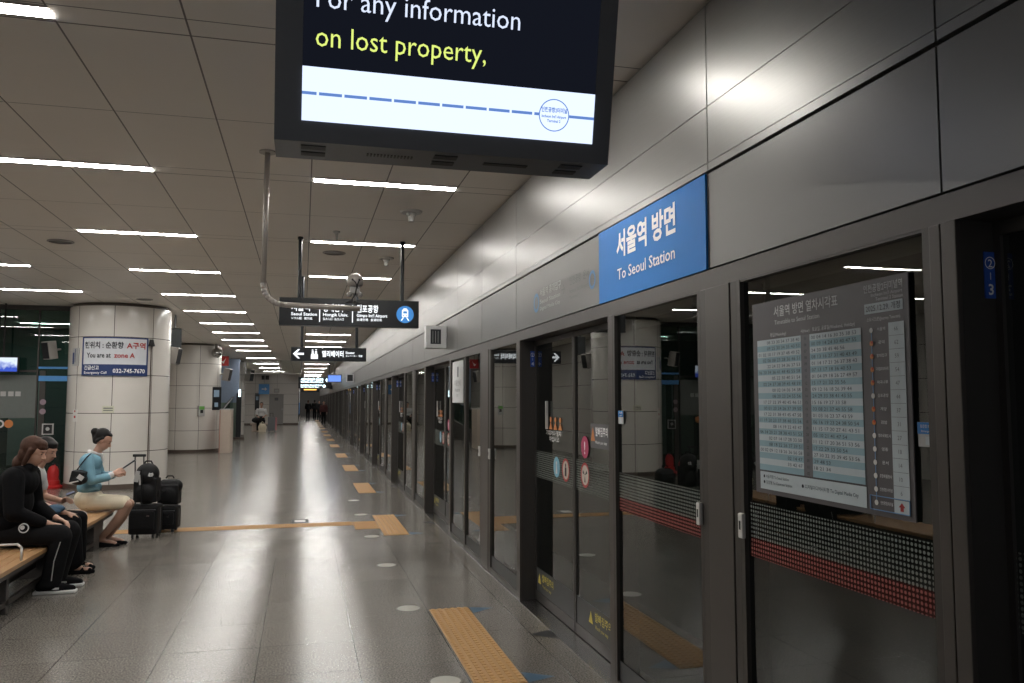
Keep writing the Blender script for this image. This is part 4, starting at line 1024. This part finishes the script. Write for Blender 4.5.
blob('hair', [('e', T(-.034,0,.050), (.088,.080,.084), e), ('e', T(.000,0,.084), (.062,.062,.034), e), ('e', T(-.06,0,.0), (.05,.068,.075), e),
   ('e', T(-.122,0,.045), (.048,.046,.044), e), ('c', T(-.06,0,-.02), .05, T(-.11,0,.02), .035), ('c', T(-.01,.066,.03), .022, T(-.04,.066,-.02), .02), ('c', T(-.01,-.066,.03), .022, T(-.04,-.066,-.02), .02)], 'hairb', t, .007, 3)
blob('jacket', [('e', (.0,0,.93), (.118,.175,.115)), ('e', (-.008,0,.80), (.112,.155,.15)), ('e', (-.005,0,.66), (.125,.165,.09)), ('c', (.0,.13,.985), .058, (.0,-.13,.985), .058),
   ('c', (.0,.165,.965), .064, (.06,.215,.755), .056), ('c', (.06,.215,.755), .054, (.20,.125,.775), .046),
   ('c', (.0,-.165,.965), .064, (.06,-.215,.755), .056), ('c', (.06,-.215,.755), .054, (.20,-.125,.775), .046)], 'bluej', t, .0075, 4)
blob('collar', [('c', (.02,.052,1.045), .022, (.105,.02,1.02), .016), ('c', (.02,-.052,1.045), .022, (.105,-.02,1.02), .016), ('c', (.02,.052,1.045), .022, (-.02,0,1.055), .022), ('c', (.02,-.052,1.045), .022, (-.02,0,1.055), .022),
   ('c', (.105,.02,1.02), .014, (.125,.0,.94), .010), ('c', (.105,-.02,1.02), .014, (.125,.0,.94), .010)], 'whitec', t, .006, 2)
blob('shirt_cuff', [('c', (.20,.125,.775), .042, (.235,.105,.795), .036)], 'whitec', t, .006, 2)
blob('shirt_cuff', [('c', (.20,-.125,.775), .042, (.235,-.105,.795), .036)], 'whitec', t, .006, 2)
blob('skirt', [('e', (-.005,0,.53), (.150,.185,.125)), ('c', (-.01,.08,.495), .093, (.345,.065,.475), .074), ('c', (-.01,-.08,.495), .093, (.345,-.065,.475), .074), ('c', (.0,0,.51), .085, (.345,0,.485), .068)], 'cream', t, .0075, 4)
for a, (hx, hy) in enumerate(((.19,.07), (.14,-.06))):
    blob('shoe', [('c', (hx-.03,hy,.035), .032, (hx+.13,hy,.022), .030), ('c', (hx+.13,hy,.022), .028, (hx+.19,hy,.018), .018), ('b', (hx+.06,hy,.008), (.22,.06,.014))], 'blackc', t, .006, 2)
tp = thing('mobile_phone', 'dark mobile phone held in both hands by the woman in blue', 'phone', (WX+.40, WY-.0, .905))
MB().obox((0,0,0), (.012,.078,.155), (0,.95,0), .004).build('case', 'black', tp); MB().obox((-.006,0,.006), (.001,.07,.14), (0,.95,0)).build('screen', 'phscr', tp) if 'phscr' in M else (M.update(phscr=emis('phone_screen', (.35,.4,.45), .6)), MB().obox((-.006,0,.006), (.001,.07,.14), (0,.95,0)).build('screen', 'phscr', tp))
tp = thing('shoulder_bag', 'black shoulder bag with white trim resting against the back of the woman in blue', 'bag', (WX-.045, WY-.285, .80))
blob('bag_body', [('b', (0,0,0), (.13,.22,.13), (0,.2,0)), ('e', (0,0,-.03), (.085,.13,.06))], 'nylon', tp, .008, 4)
MB().obox((.04,-.115,.0), (.06,.01,.05), (0,.6,0)).obox((-.02,-.125,-.045), (.09,.01,.012), (0,-.2,0)).build('white_trim', 'whitec', tp)
MB().tube([(-.03,.0,.06),(.0,.03,.12),(.05,.06,.20),(.09,.09,.245)], .007, 8).build('strap', 'nylon', tp, smooth=True)

# --- man in black with brown hair
MX, MY = -2.395, 7.85
t = thing('person', 'seated person with long brown hair in loose black clothing leaning forward on the bench', 'person', (MX, MY, 0))
hp, T, R_ = head((.16, 0, 1.175), .30, -.25, 1.02)
body = hp+[('c', (.08,0,1.03), .055, (.13,0,1.11), .05), ('e', (.06,0,.92), (.12,.18,.15)), ('e', (.0,0,.72), (.12,.16,.18)), ('e', (-.01,0,.53), (.15,.18,.13)),
  ('c', (.08,.19,.97), .055, (.10,.26,.70), .045), ('c', (.10,.26,.70), .042, (.33,.12,.585), .028), ('c', (.08,-.19,.97), .055, (.10,-.26,.70), .045), ('c', (.10,-.26,.70), .042, (.33,-.12,.575), .028),
  ('c', (0,.10,.49), .095, (.44,.13,.475), .062), ('c', (.44,.13,.475), .058, (.34,.12,.10), .038), ('c', (0,-.10,.49), .095, (.44,-.13,.475), .062), ('c', (.44,-.13,.475), .058, (.36,-.12,.10), .038),
  ('c', (.34,.12,.07), .034, (.46,.13,.045), .03), ('c', (.36,-.12,.07), .034, (.48,-.13,.045), .03)]
body += hand(1, (.335,.12,.585), (.85,-.45,-.25), (.3,.2,.9), .45)+hand(-1, (.335,-.12,.575), (.85,.40,-.28), (.3,-.2,.9), .45)
blob('body', body, 'skin', t, .007, 3); face_parts(T, R_, t, 1.02, 'hairbr')
e = tuple(R_.to_euler())
blob('hair', [('e', T(-.034,0,.045), (.100,.092,.094), e), ('e', T(.010,0,.088), (.066,.074,.036), e), ('e', T(-.055,0,-.03), (.068,.088,.10), e), ('e', T(-.080,0,-.11), (.065,.088,.08), e),
   ('c', T(.010,.082,.03), .024, T(-.01,.085,-.09), .020), ('c', T(.010,-.082,.03), .024, T(-.01,-.085,-.09), .020), ('e', T(.056,0,.062), (.028,.058,.026), e)], 'hairbr', t, .007, 3)
blob('jacket', [('e', (.05,0,.93), (.15,.22,.14)), ('e', (.0,0,.76), (.165,.205,.20)), ('e', (-.01,0,.58), (.185,.215,.12)), ('c', (.07,.15,1.0), .072, (.07,-.15,1.0), .072), ('c', (.13,.05,1.045), .045, (.13,-.05,1.045), .045),
   ('c', (.07,.21,.975), .085, (.10,.275,.70), .074), ('c', (.10,.275,.70), .070, (.27,.155,.605), .052), ('c', (.07,-.21,.975), .085, (.10,-.275,.70), .074), ('c', (.10,-.275,.70), .070, (.27,-.155,.60), .052)], 'blackc', t, .009, 4)
blob('trousers', [('e', (-.01,0,.53), (.17,.21,.13)), ('c', (0,.11,.50), .108, (.42,.135,.485), .088), ('c', (0,-.11,.50), .108, (.42,-.135,.485), .088),
   ('c', (.43,.135,.47), .085, (.34,.125,.10), .082), ('c', (.43,-.135,.47), .085, (.36,-.125,.10), .082), ('e', (.33,.125,.075), (.09,.085,.045)), ('e', (.35,-.125,.075), (.09,.085,.045))], 'blackc2', t, .009, 4)
for hx, hy in ((.34,.125), (.345,-.13)):
    sh_ = blob('shoe', [('c', (hx-.06,hy,.055), .042, (hx+.10,hy,.045), .042), ('c', (hx+.10,hy,.045), .040, (hx+.18,hy,.035), .030)], 'blackc', t, .007, 2)
    s_b = MB().box(hx-.11, hx+.215, hy-.05, hy+.05, 0, .028, .012); s_b.build('white_sole', 'whitec', sh_)
    MB().box(hx+.03, hx+.09, hy-.046, hy-.042, .04, .055).build('side_mark', 'whitec', sh_)
b = MB().disc((.185,-.292,.575), (1,0,0), (0,.12,1), .040, 24, .031).disc((.175,-.293,.58), (1,0,0), (0,.12,1), .018, 14)
b.build('round_white_emblem', 'whitec', t)
MB().tube([(.445,-.222,.44),(.40,-.215,.28),(.385,-.21,.12)], .004, 6).build('trouser_piping', 'lgrey', t)

# --- person between them
QX, QY = -2.50, 8.62
t = thing('person', 'seated person with black hair, white top and black trousers, partly hidden behind the brown-haired one', 'person', (QX, QY, 0))
hp, T, R_ = head((.15, 0, 1.145), .35, -.35, .98)
body = hp+[('c', (.08,0,1.0), .048, (.12,0,1.08), .046), ('e', (.03,0,.90), (.10,.155,.13)), ('e', (.0,0,.72), (.10,.14,.17)), ('e', (-.01,0,.53), (.13,.165,.12)),
  ('c', (.03,.16,.94), .045, (.08,.21,.70), .038), ('c', (.08,.21,.70), .036, (.28,.08,.66), .026), ('c', (.03,-.16,.94), .045, (.10,-.21,.70), .038), ('c', (.10,-.21,.70), .036, (.36,-.12,.57), .026),
  ('c', (0,.09,.49), .085, (.42,.10,.475), .058), ('c', (.42,.10,.475), .055, (.42,.09,.10), .035), ('c', (0,-.09,.49), .085, (.42,-.10,.475), .058), ('c', (.42,-.10,.475), .055, (.46,-.10,.10), .035),
  ('c', (.42,.09,.06), .03, (.54,.10,.035), .026), ('c', (.46,-.10,.06), .03, (.58,-.11,.035), .026)]
body += hand(1, (.28,.08,.665), (.75,-.5,.3), (-.1,.5,.8), .7, .95)+hand(-1, (.365,-.12,.57), (.95,.1,-.25), (.2,0,1), .4, .95)
blob('body', body, 'skin', t, .007, 3); face_parts(T, R_, t, .98)
e = tuple(R_.to_euler())
blob('hair', [('e', T(-.030,0,.045), (.096,.086,.090), e), ('e', T(.012,0,.084), (.060,.068,.032), e), ('e', T(.054,0,.062), (.024,.052,.022), e), ('e', T(-.05,0,-.02), (.062,.085,.10), e), ('c', T(.012,.078,.04), .022, T(.01,.082,-.06), .020), ('c', T(.012,-.078,.04), .022, T(.01,-.082,-.06), .020)], 'hairb', t, .007, 3)
blob('white_top', [('e', (.025,0,.90), (.125,.18,.13)), ('e', (.0,0,.74), (.125,.165,.17)), ('e', (-.005,0,.60), (.135,.17,.08)), ('c', (.03,.13,.965), .055, (.03,-.13,.965), .055), ('c', (.03,.165,.945), .066, (.06,.20,.80), .060), ('c', (.03,-.165,.945), .066, (.06,-.20,.80), .060)], 'whitec', t, .008, 4)
blob('trousers', [('e', (-.01,0,.53), (.155,.19,.12)), ('c', (0,.095,.50), .100, (.42,.11,.485), .080), ('c', (0,-.095,.50), .100, (.42,-.11,.485), .080), ('c', (.42,.11,.47), .078, (.42,.095,.12), .082), ('c', (.42,-.11,.47), .078, (.44,-.10,.12), .085)], 'blackc', t, .009, 4)
for hx, hy in ((.42,.09), (.46,-.105)):
    sh_ = blob('sandal', [('c', (hx-.05,hy,.02), .02, (hx+.15,hy,.02), .02), ('c', (hx-.05,hy+.02,.02), .02, (hx+.13,hy+.02,.02), .02), ('c', (hx-.05,hy-.02,.02), .02, (hx+.13,hy-.02,.02), .02), ('c', (hx+.06,hy+.035,.03), .016, (hx+.07,hy,.062), .016), ('c', (hx+.07,hy,.062), .016, (hx+.06,hy-.035,.03), .016), ('c', (hx+.12,hy+.03,.03), .014, (hx+.13,hy-.03,.045), .016)], 'blackc', t, .006, 2)
    MB().obox((hx+.085,hy-.015,.074), (.03,.02,.008), (0,.3,0)).build('buckle', 'steel', sh_)
tp = thing('mobile_phone', 'dark phone held by the person in the white top', 'phone', (QX+.36, QY+.03, .735))
MB().obox((0,0,0), (.078,.15,.012), (0,-.35,.3), .004).build('case', 'black', tp); MB().obox((-.001,0,.0065), (.07,.14,.001), (0,-.35,.3)).build('screen', 'navy', tp)
tp = thing('denim_jacket', 'bundle of blue denim on the lap between the two seated people', 'jacket', (QX+.22, QY-.22, .60))
blob('cloth', [('e', (0,0,0), (.13,.10,.045)), ('e', (.06,.05,.02), (.09,.07,.04)), ('e', (-.06,-.02,.025), (.08,.09,.04))], 'denim', tp, .009, 3)

# ------------------------------------------------------------------ luggage
def suitcase(x, y, w, d, h, rz, lab, handle=None, wheel=True):
    t = thing('suitcase', lab, 'suitcase', (x, y, 0), rz, 'black cabin suitcases')
    MB().box(-w/2, w/2, -d/2, d/2, .04, h, .03).build('shell', 'nylon', t)
    MB().box(-w/2+.03, w/2-.03, -d/2-.02, -d/2+.02, .10, h-.07, .015).build('front_pocket', 'nylon', t)
    z_ = MB(); z_.box(-w/2+.02, w/2-.02, -d/2-.003, -d/2+.003, h-.055, h-.048).box(-w/2-.003, w/2+.003, -.006, .006, .08, h-.04); z_.build('zip', 'dgrey', t)
    for sx in (-1, 1):
        for sy in (-1, 1): MB().cyl((sx*(w/2-.05)-.012, sy*(d/2-.04), .026), (sx*(w/2-.05)+.012, sy*(d/2-.04), .026), .026, n=16).build('wheel', 'black', t)
    MB().obox((w/2-.10, -d/2-.022, h-.12), (.035,.004,.02)).build('silver_tag', 'steel', t)
    if handle:
        q = MB()
        for sx in (-1, 1): q.cyl((handle[0]+sx*.05, d/2-.04, h-.02), (handle[0]+sx*.05-.02, d/2-.04, handle[1]), .008, n=8)
        q.box(handle[0]-.095, handle[0]+.055, d/2-.06, d/2-.02, handle[1]-.01, handle[1]+.022, .008)
        q.build('trolley_handle', 'black', t)
    return t
suitcase(-1.80, 10.62, .33, .25, .385, -.12, 'black suitcase nearest the woman with its trolley handle raised', (-.10, .955))
suitcase(-1.60, 10.98, .25, .25, .32, -.10, 'black suitcase on the right of the pair beside the woman')
t = thing('backpack', 'black backpack with white tags on top of the left suitcase', 'backpack', (-1.79, 10.60, .388), -.12)
blob('pack_body', [('b', (0,0,.17), (.26,.20,.28)), ('e', (0,0,.36), (.135,.115,.13)), ('e', (0,-.09,.14), (.11,.05,.11)), ('e', (.0,-.08,.33), (.10,.05,.08)), ('e', (0,0,.12), (.145,.12,.12))], 'nylon', t, .009, 5)
MB().obox((.06,-.137,.36), (.022,.004,.04), (0,.3,0)).obox((.09,-.134,.365), (.022,.004,.03), (0,-.3,0)).obox((.075,-.137,.345), (.04,.004,.010)).build('white_logo', 'whitec', t)
MB().obox((-.085,-.125,.34), (.05,.006,.13), (0,.15,0)).obox((-.05,-.13,.30), (.02,.005,.12), (0,-.1,0)).build('pale_luggage_tag', 'lgrey', t)
MB().tube([(-.05,.02,.47),(-.03,.02,.51),(.03,.02,.51),(.05,.02,.47)], .009, 8).build('grab_handle', 'nylon', t)
MB().tube([(-.03,-.14,.42),(-.02,-.15,.25),(-.02,-.145,.02)], .010, 8).build('shoulder_strap', 'nylon', t)
t = thing('travel_bag', 'rounded black travel bag on top of the right suitcase', 'bag', (-1.59, 10.96, .322), -.10)
blob('bag_body', [('b', (0,0,.14), (.24,.20,.24)), ('c', (-.06,0,.24), .085, (.07,0,.24), .085), ('e', (0,-.09,.14), (.11,.04,.10))], 'nylon', t, .009, 5)
MB().obox((-.03,-.137,.19), (.04,.004,.018), (0,-.1,0)).build('silver_badge', 'steel', t)
MB().tube([(-.05,0,.335),(-.03,0,.365),(.03,0,.365),(.05,0,.335)], .008, 8).build('grab_handle', 'nylon', t)

# ------------------------------------------------------------------ people far down the platform
def stander(x, y, h, rz, lab, top, bot, hair='hairb', walk=.12):
    t = thing('person', lab, 'person', (x, y, 0), rz, 'people walking far down the platform'); s = h/1.72
    P = lambda a, b, c: (a*s, b*s, c*s)
    hp, T, R_ = head(P(.02,0,1.58), .1, 0, s*1.05)
    blob('body', hp+[('c', P(0,0,1.40), .055*s, P(.01,0,1.5), .052*s), ('e', P(0,0,1.25), (.10*s,.17*s,.17*s)), ('e', P(0,0,.98), (.10*s,.15*s,.14*s)),
      ('c', P(0,.18,1.36), .05*s, P(-.03,.22,1.10), .04*s), ('c', P(-.03,.22,1.10), .038*s, P(.08,.22,.86), .028*s), ('c', P(0,-.18,1.36), .05*s, P(.02,-.22,1.10), .04*s), ('c', P(.02,-.22,1.10), .038*s, P(-.02,-.22,.84), .028*s),
      ('c', P(0,.09,.92), .085*s, P(walk*.6,.09,.50), .058*s), ('c', P(walk*.6,.09,.50), .055*s, P(walk,.09,.07), .038*s), ('c', P(0,-.09,.92), .085*s, P(-walk*.2,-.09,.50), .058*s), ('c', P(-walk*.2,-.09,.50), .055*s, P(-walk,-.09,.07), .038*s),
      ('c', P(walk-.04,.09,.035), .034*s, P(walk+.15,.09,.03), .03*s), ('c', P(-walk-.04,-.09,.035), .034*s, P(-walk+.15,-.09,.03), .03*s)]
      +hand(1, P(.08,.22,.86), (.2,0,-1), (0,1,0), .4, s)+hand(-1, P(-.02,-.22,.84), (0,0,-1), (0,-1,0), .4, s), 'skin', t, .016, 2)
    e = tuple(R_.to_euler()); blob('hair', [('e', T(-.03,0,.05), (.10*s,.09*s,.09*s), e), ('e', T(-.05,0,-.03), (.06*s,.08*s,.09*s), e)], hair, t, .016, 2)
    blob('coat', [('e', P(0,0,1.27), (.135*s,.20*s,.18*s)), ('e', P(0,0,1.02), (.14*s,.19*s,.22*s)), ('c', P(0,.18,1.37), .075*s, P(-.03,.235,1.10), .062*s), ('c', P(-.03,.235,1.10), .06*s, P(.06,.23,.92), .045*s), ('c', P(0,-.18,1.37), .075*s, P(.02,-.235,1.10), .062*s), ('c', P(.02,-.235,1.10), .06*s, P(-.02,-.23,.90), .045*s)], top, t, .016, 2)
    blob('trousers', [('e', P(0,0,.92), (.125*s,.165*s,.11*s)), ('c', P(0,.09,.90), .098*s, P(walk*.6,.09,.50), .078*s), ('c', P(walk*.6,.09,.50), .076*s, P(walk,.09,.10), .065*s), ('c', P(0,-.09,.90), .098*s, P(-walk*.2,-.09,.50), .078*s), ('c', P(-walk*.2,-.09,.50), .076*s, P(-walk,-.09,.10), .065*s)], bot, t, .016, 2)
    for a, b_ in ((walk, .09), (-walk, -.09)): blob('shoe', [('c', P(a-.05,b_,.04), .045*s, P(a+.17,b_,.035), .04*s)], 'blackc', t, .016, 1)
    return t
M['redcoat'] = mat('dull_red_cloth', (.10,.03,.03), .8)
stander(.45, 74, 1.70, PI*.5, 'person in a dark coat walking far down the platform, leftmost of the walking group', 'blackc', 'blackc', 'hairbr')
stander(1.02, 75, 1.72, PI*.45, 'person in dark clothes walking far down the platform, second of the walking group', 'blackc2', 'blackc')
stander(1.35, 72, 1.66, -PI*.5, 'third dark figure of the walking group, close to the screen doors', 'nylon', 'blackc2')
stander(1.38, 57, 1.64, -PI*.5, 'person in a dull red top walking beside the far screen doors', 'redcoat', 'blackc2')
# seated traveller far away with bags
SX, SY = -2.15, 45.6
t = thing('far_bench', 'short beige bench before the far white wall', 'bench', (-2.6, 45.5, 0))
MB().box(-.1, .95, 0, .5, .36, .44, .01).build('seat', 'beige', t); MB().box(-.02, .50, .05, .45, 0, .36).build('base', 'beige', t)
t = thing('person', 'seated traveller in a white shirt and dark trousers before the far white wall', 'person', (SX, SY, 0), -PI/2)
hp, T, R_ = head((.05,0,1.42), .1, 0, 1.1)
blob('body', hp+[('c', (0,0,1.22), .06, (.03,0,1.34), .055), ('e', (0,0,1.06), (.12,.19,.17)), ('e', (0,0,.80), (.12,.17,.18)), ('e', (0,0,.58), (.15,.19,.13)),
  ('c', (0,.2,1.15), .055, (.06,.26,.88), .045), ('c', (.06,.26,.88), .04, (.28,.14,.78), .03), ('c', (0,-.2,1.15), .055, (.06,-.26,.88), .045), ('c', (.06,-.26,.88), .04, (.28,-.14,.78), .03),
  ('c', (0,.1,.54), .09, (.45,.13,.52), .06), ('c', (.45,.13,.52), .058, (.45,.13,.08), .04), ('c', (0,-.1,.54), .09, (.45,-.13,.52), .06), ('c', (.45,-.13,.52), .058, (.45,-.13,.08), .04), ('c', (.42,.13,.04), .036, (.58,.13,.03), .03), ('c', (.42,-.13,.04), .036, (.58,-.13,.03), .03)]
  +hand(1, (.28,.14,.78), (1,-.3,0), (0,0,1), .5)+hand(-1, (.28,-.14,.78), (1,.3,0), (0,0,1), .5), 'skin', t, .015, 2)
blob('hair', [('e', T(-.03,0,.05), (.105,.09,.09), tuple(R_.to_euler()))], 'hairb', t, .014, 2)
blob('shirt', [('e', (0,0,1.08), (.15,.22,.17)), ('e', (0,0,.82), (.15,.20,.2)), ('c', (0,.2,1.15), .075, (.05,.26,.92), .065), ('c', (0,-.2,1.15), .075, (.05,-.26,.92), .065)], 'whitec', t, .015, 2)
blob('trousers', [('e', (0,0,.58), (.17,.21,.13)), ('c', (0,.11,.55), .11, (.45,.14,.53), .085), ('c', (.45,.14,.53), .08, (.45,.14,.10), .07), ('c', (0,-.11,.55), .11, (.45,-.14,.53), .085), ('c', (.45,-.14,.53), .08, (.45,-.14,.10), .07)], 'blackc', t, .015, 2)
t = thing('black_bag', 'large soft black bag lying on the far beige bench beside the traveller', 'bag', (-2.35, 45.35, .445))
blob('bag_body', [('e', (0,0,.16), (.28,.2,.16)), ('e', (.2,0,.2), (.2,.18,.18))], 'nylon', t, .02, 3); MB().tube([(-.1,0,.3),(0,0,.42),(.1,0,.3)], .015, 8).build('grab_handle', 'nylon', t)
t = thing('pale_bag', 'cream bag on the floor in front of the far beige bench', 'bag', (-2.05, 44.85, 0))
blob('bag_body', [('e', (0,0,.22), (.22,.16,.22)), ('b', (0,0,.12), (.36,.26,.24))], 'cream', t, .02, 3); MB().tube([(-.1,0,.42),(0,0,.54),(.1,0,.42)], .015, 8).build('grab_handle', 'cream', t)
M['pinks'] = mat('pink_stripe', (.45,.18,.20), .5)
t = thing('suitcase', 'upright dark suitcase with a pink edge beside the far traveller', 'suitcase', (-1.52, 44.8, 0))
MB().box(-.26,.12,-.12,.12,.05,.78,.03).build('shell', 'dgrey', t); MB().box(.121,.20,-.12,.12,.08,.76,.02).build('pink_edge', 'pinks', t)
for sx in (-.18, .1): MB().cyl((sx-.015,0,.03),(sx+.015,0,.03),.03).build('wheel', 'black', t)
MB().tube([(-.15,.05,.77),(-.15,.05,.98),(.0,.05,.98),(.0,.05,.77)], .01, 6).build('trolley_handle', 'black', t)
cam = bpy.data.cameras.new('camera'); co = bpy.data.objects.new('camera', cam); C.objects.link(co)
cam.lens = 36*810/1024; cam.sensor_width = 36; cam.clip_start = .02; cam.clip_end = 300
pit = math.atan(59.5/810); yaw = math.atan(209/810*math.cos(pit))
co.location = (0, 0, H); co.rotation_euler = (PI/2+pit, 0, -yaw)
bpy.context.scene.camera = co
w = bpy.data.worlds.new('w'); bpy.context.scene.world = w; w.use_nodes = True
w.node_tree.nodes['Background'].inputs[0].default_value = (.9, .93, 1, 1); w.node_tree.nodes['Background'].inputs[1].default_value = .26
sc = bpy.context.scene
sc.view_settings.view_transform = 'Standard'; sc.view_settings.exposure = .48
sc.cycles.max_bounces = 10; sc.cycles.transparent_max_bounces = 24; sc.cycles.caustics_reflective = False; sc.cycles.caustics_refractive = False
sc.cycles.sample_clamp_indirect = 6
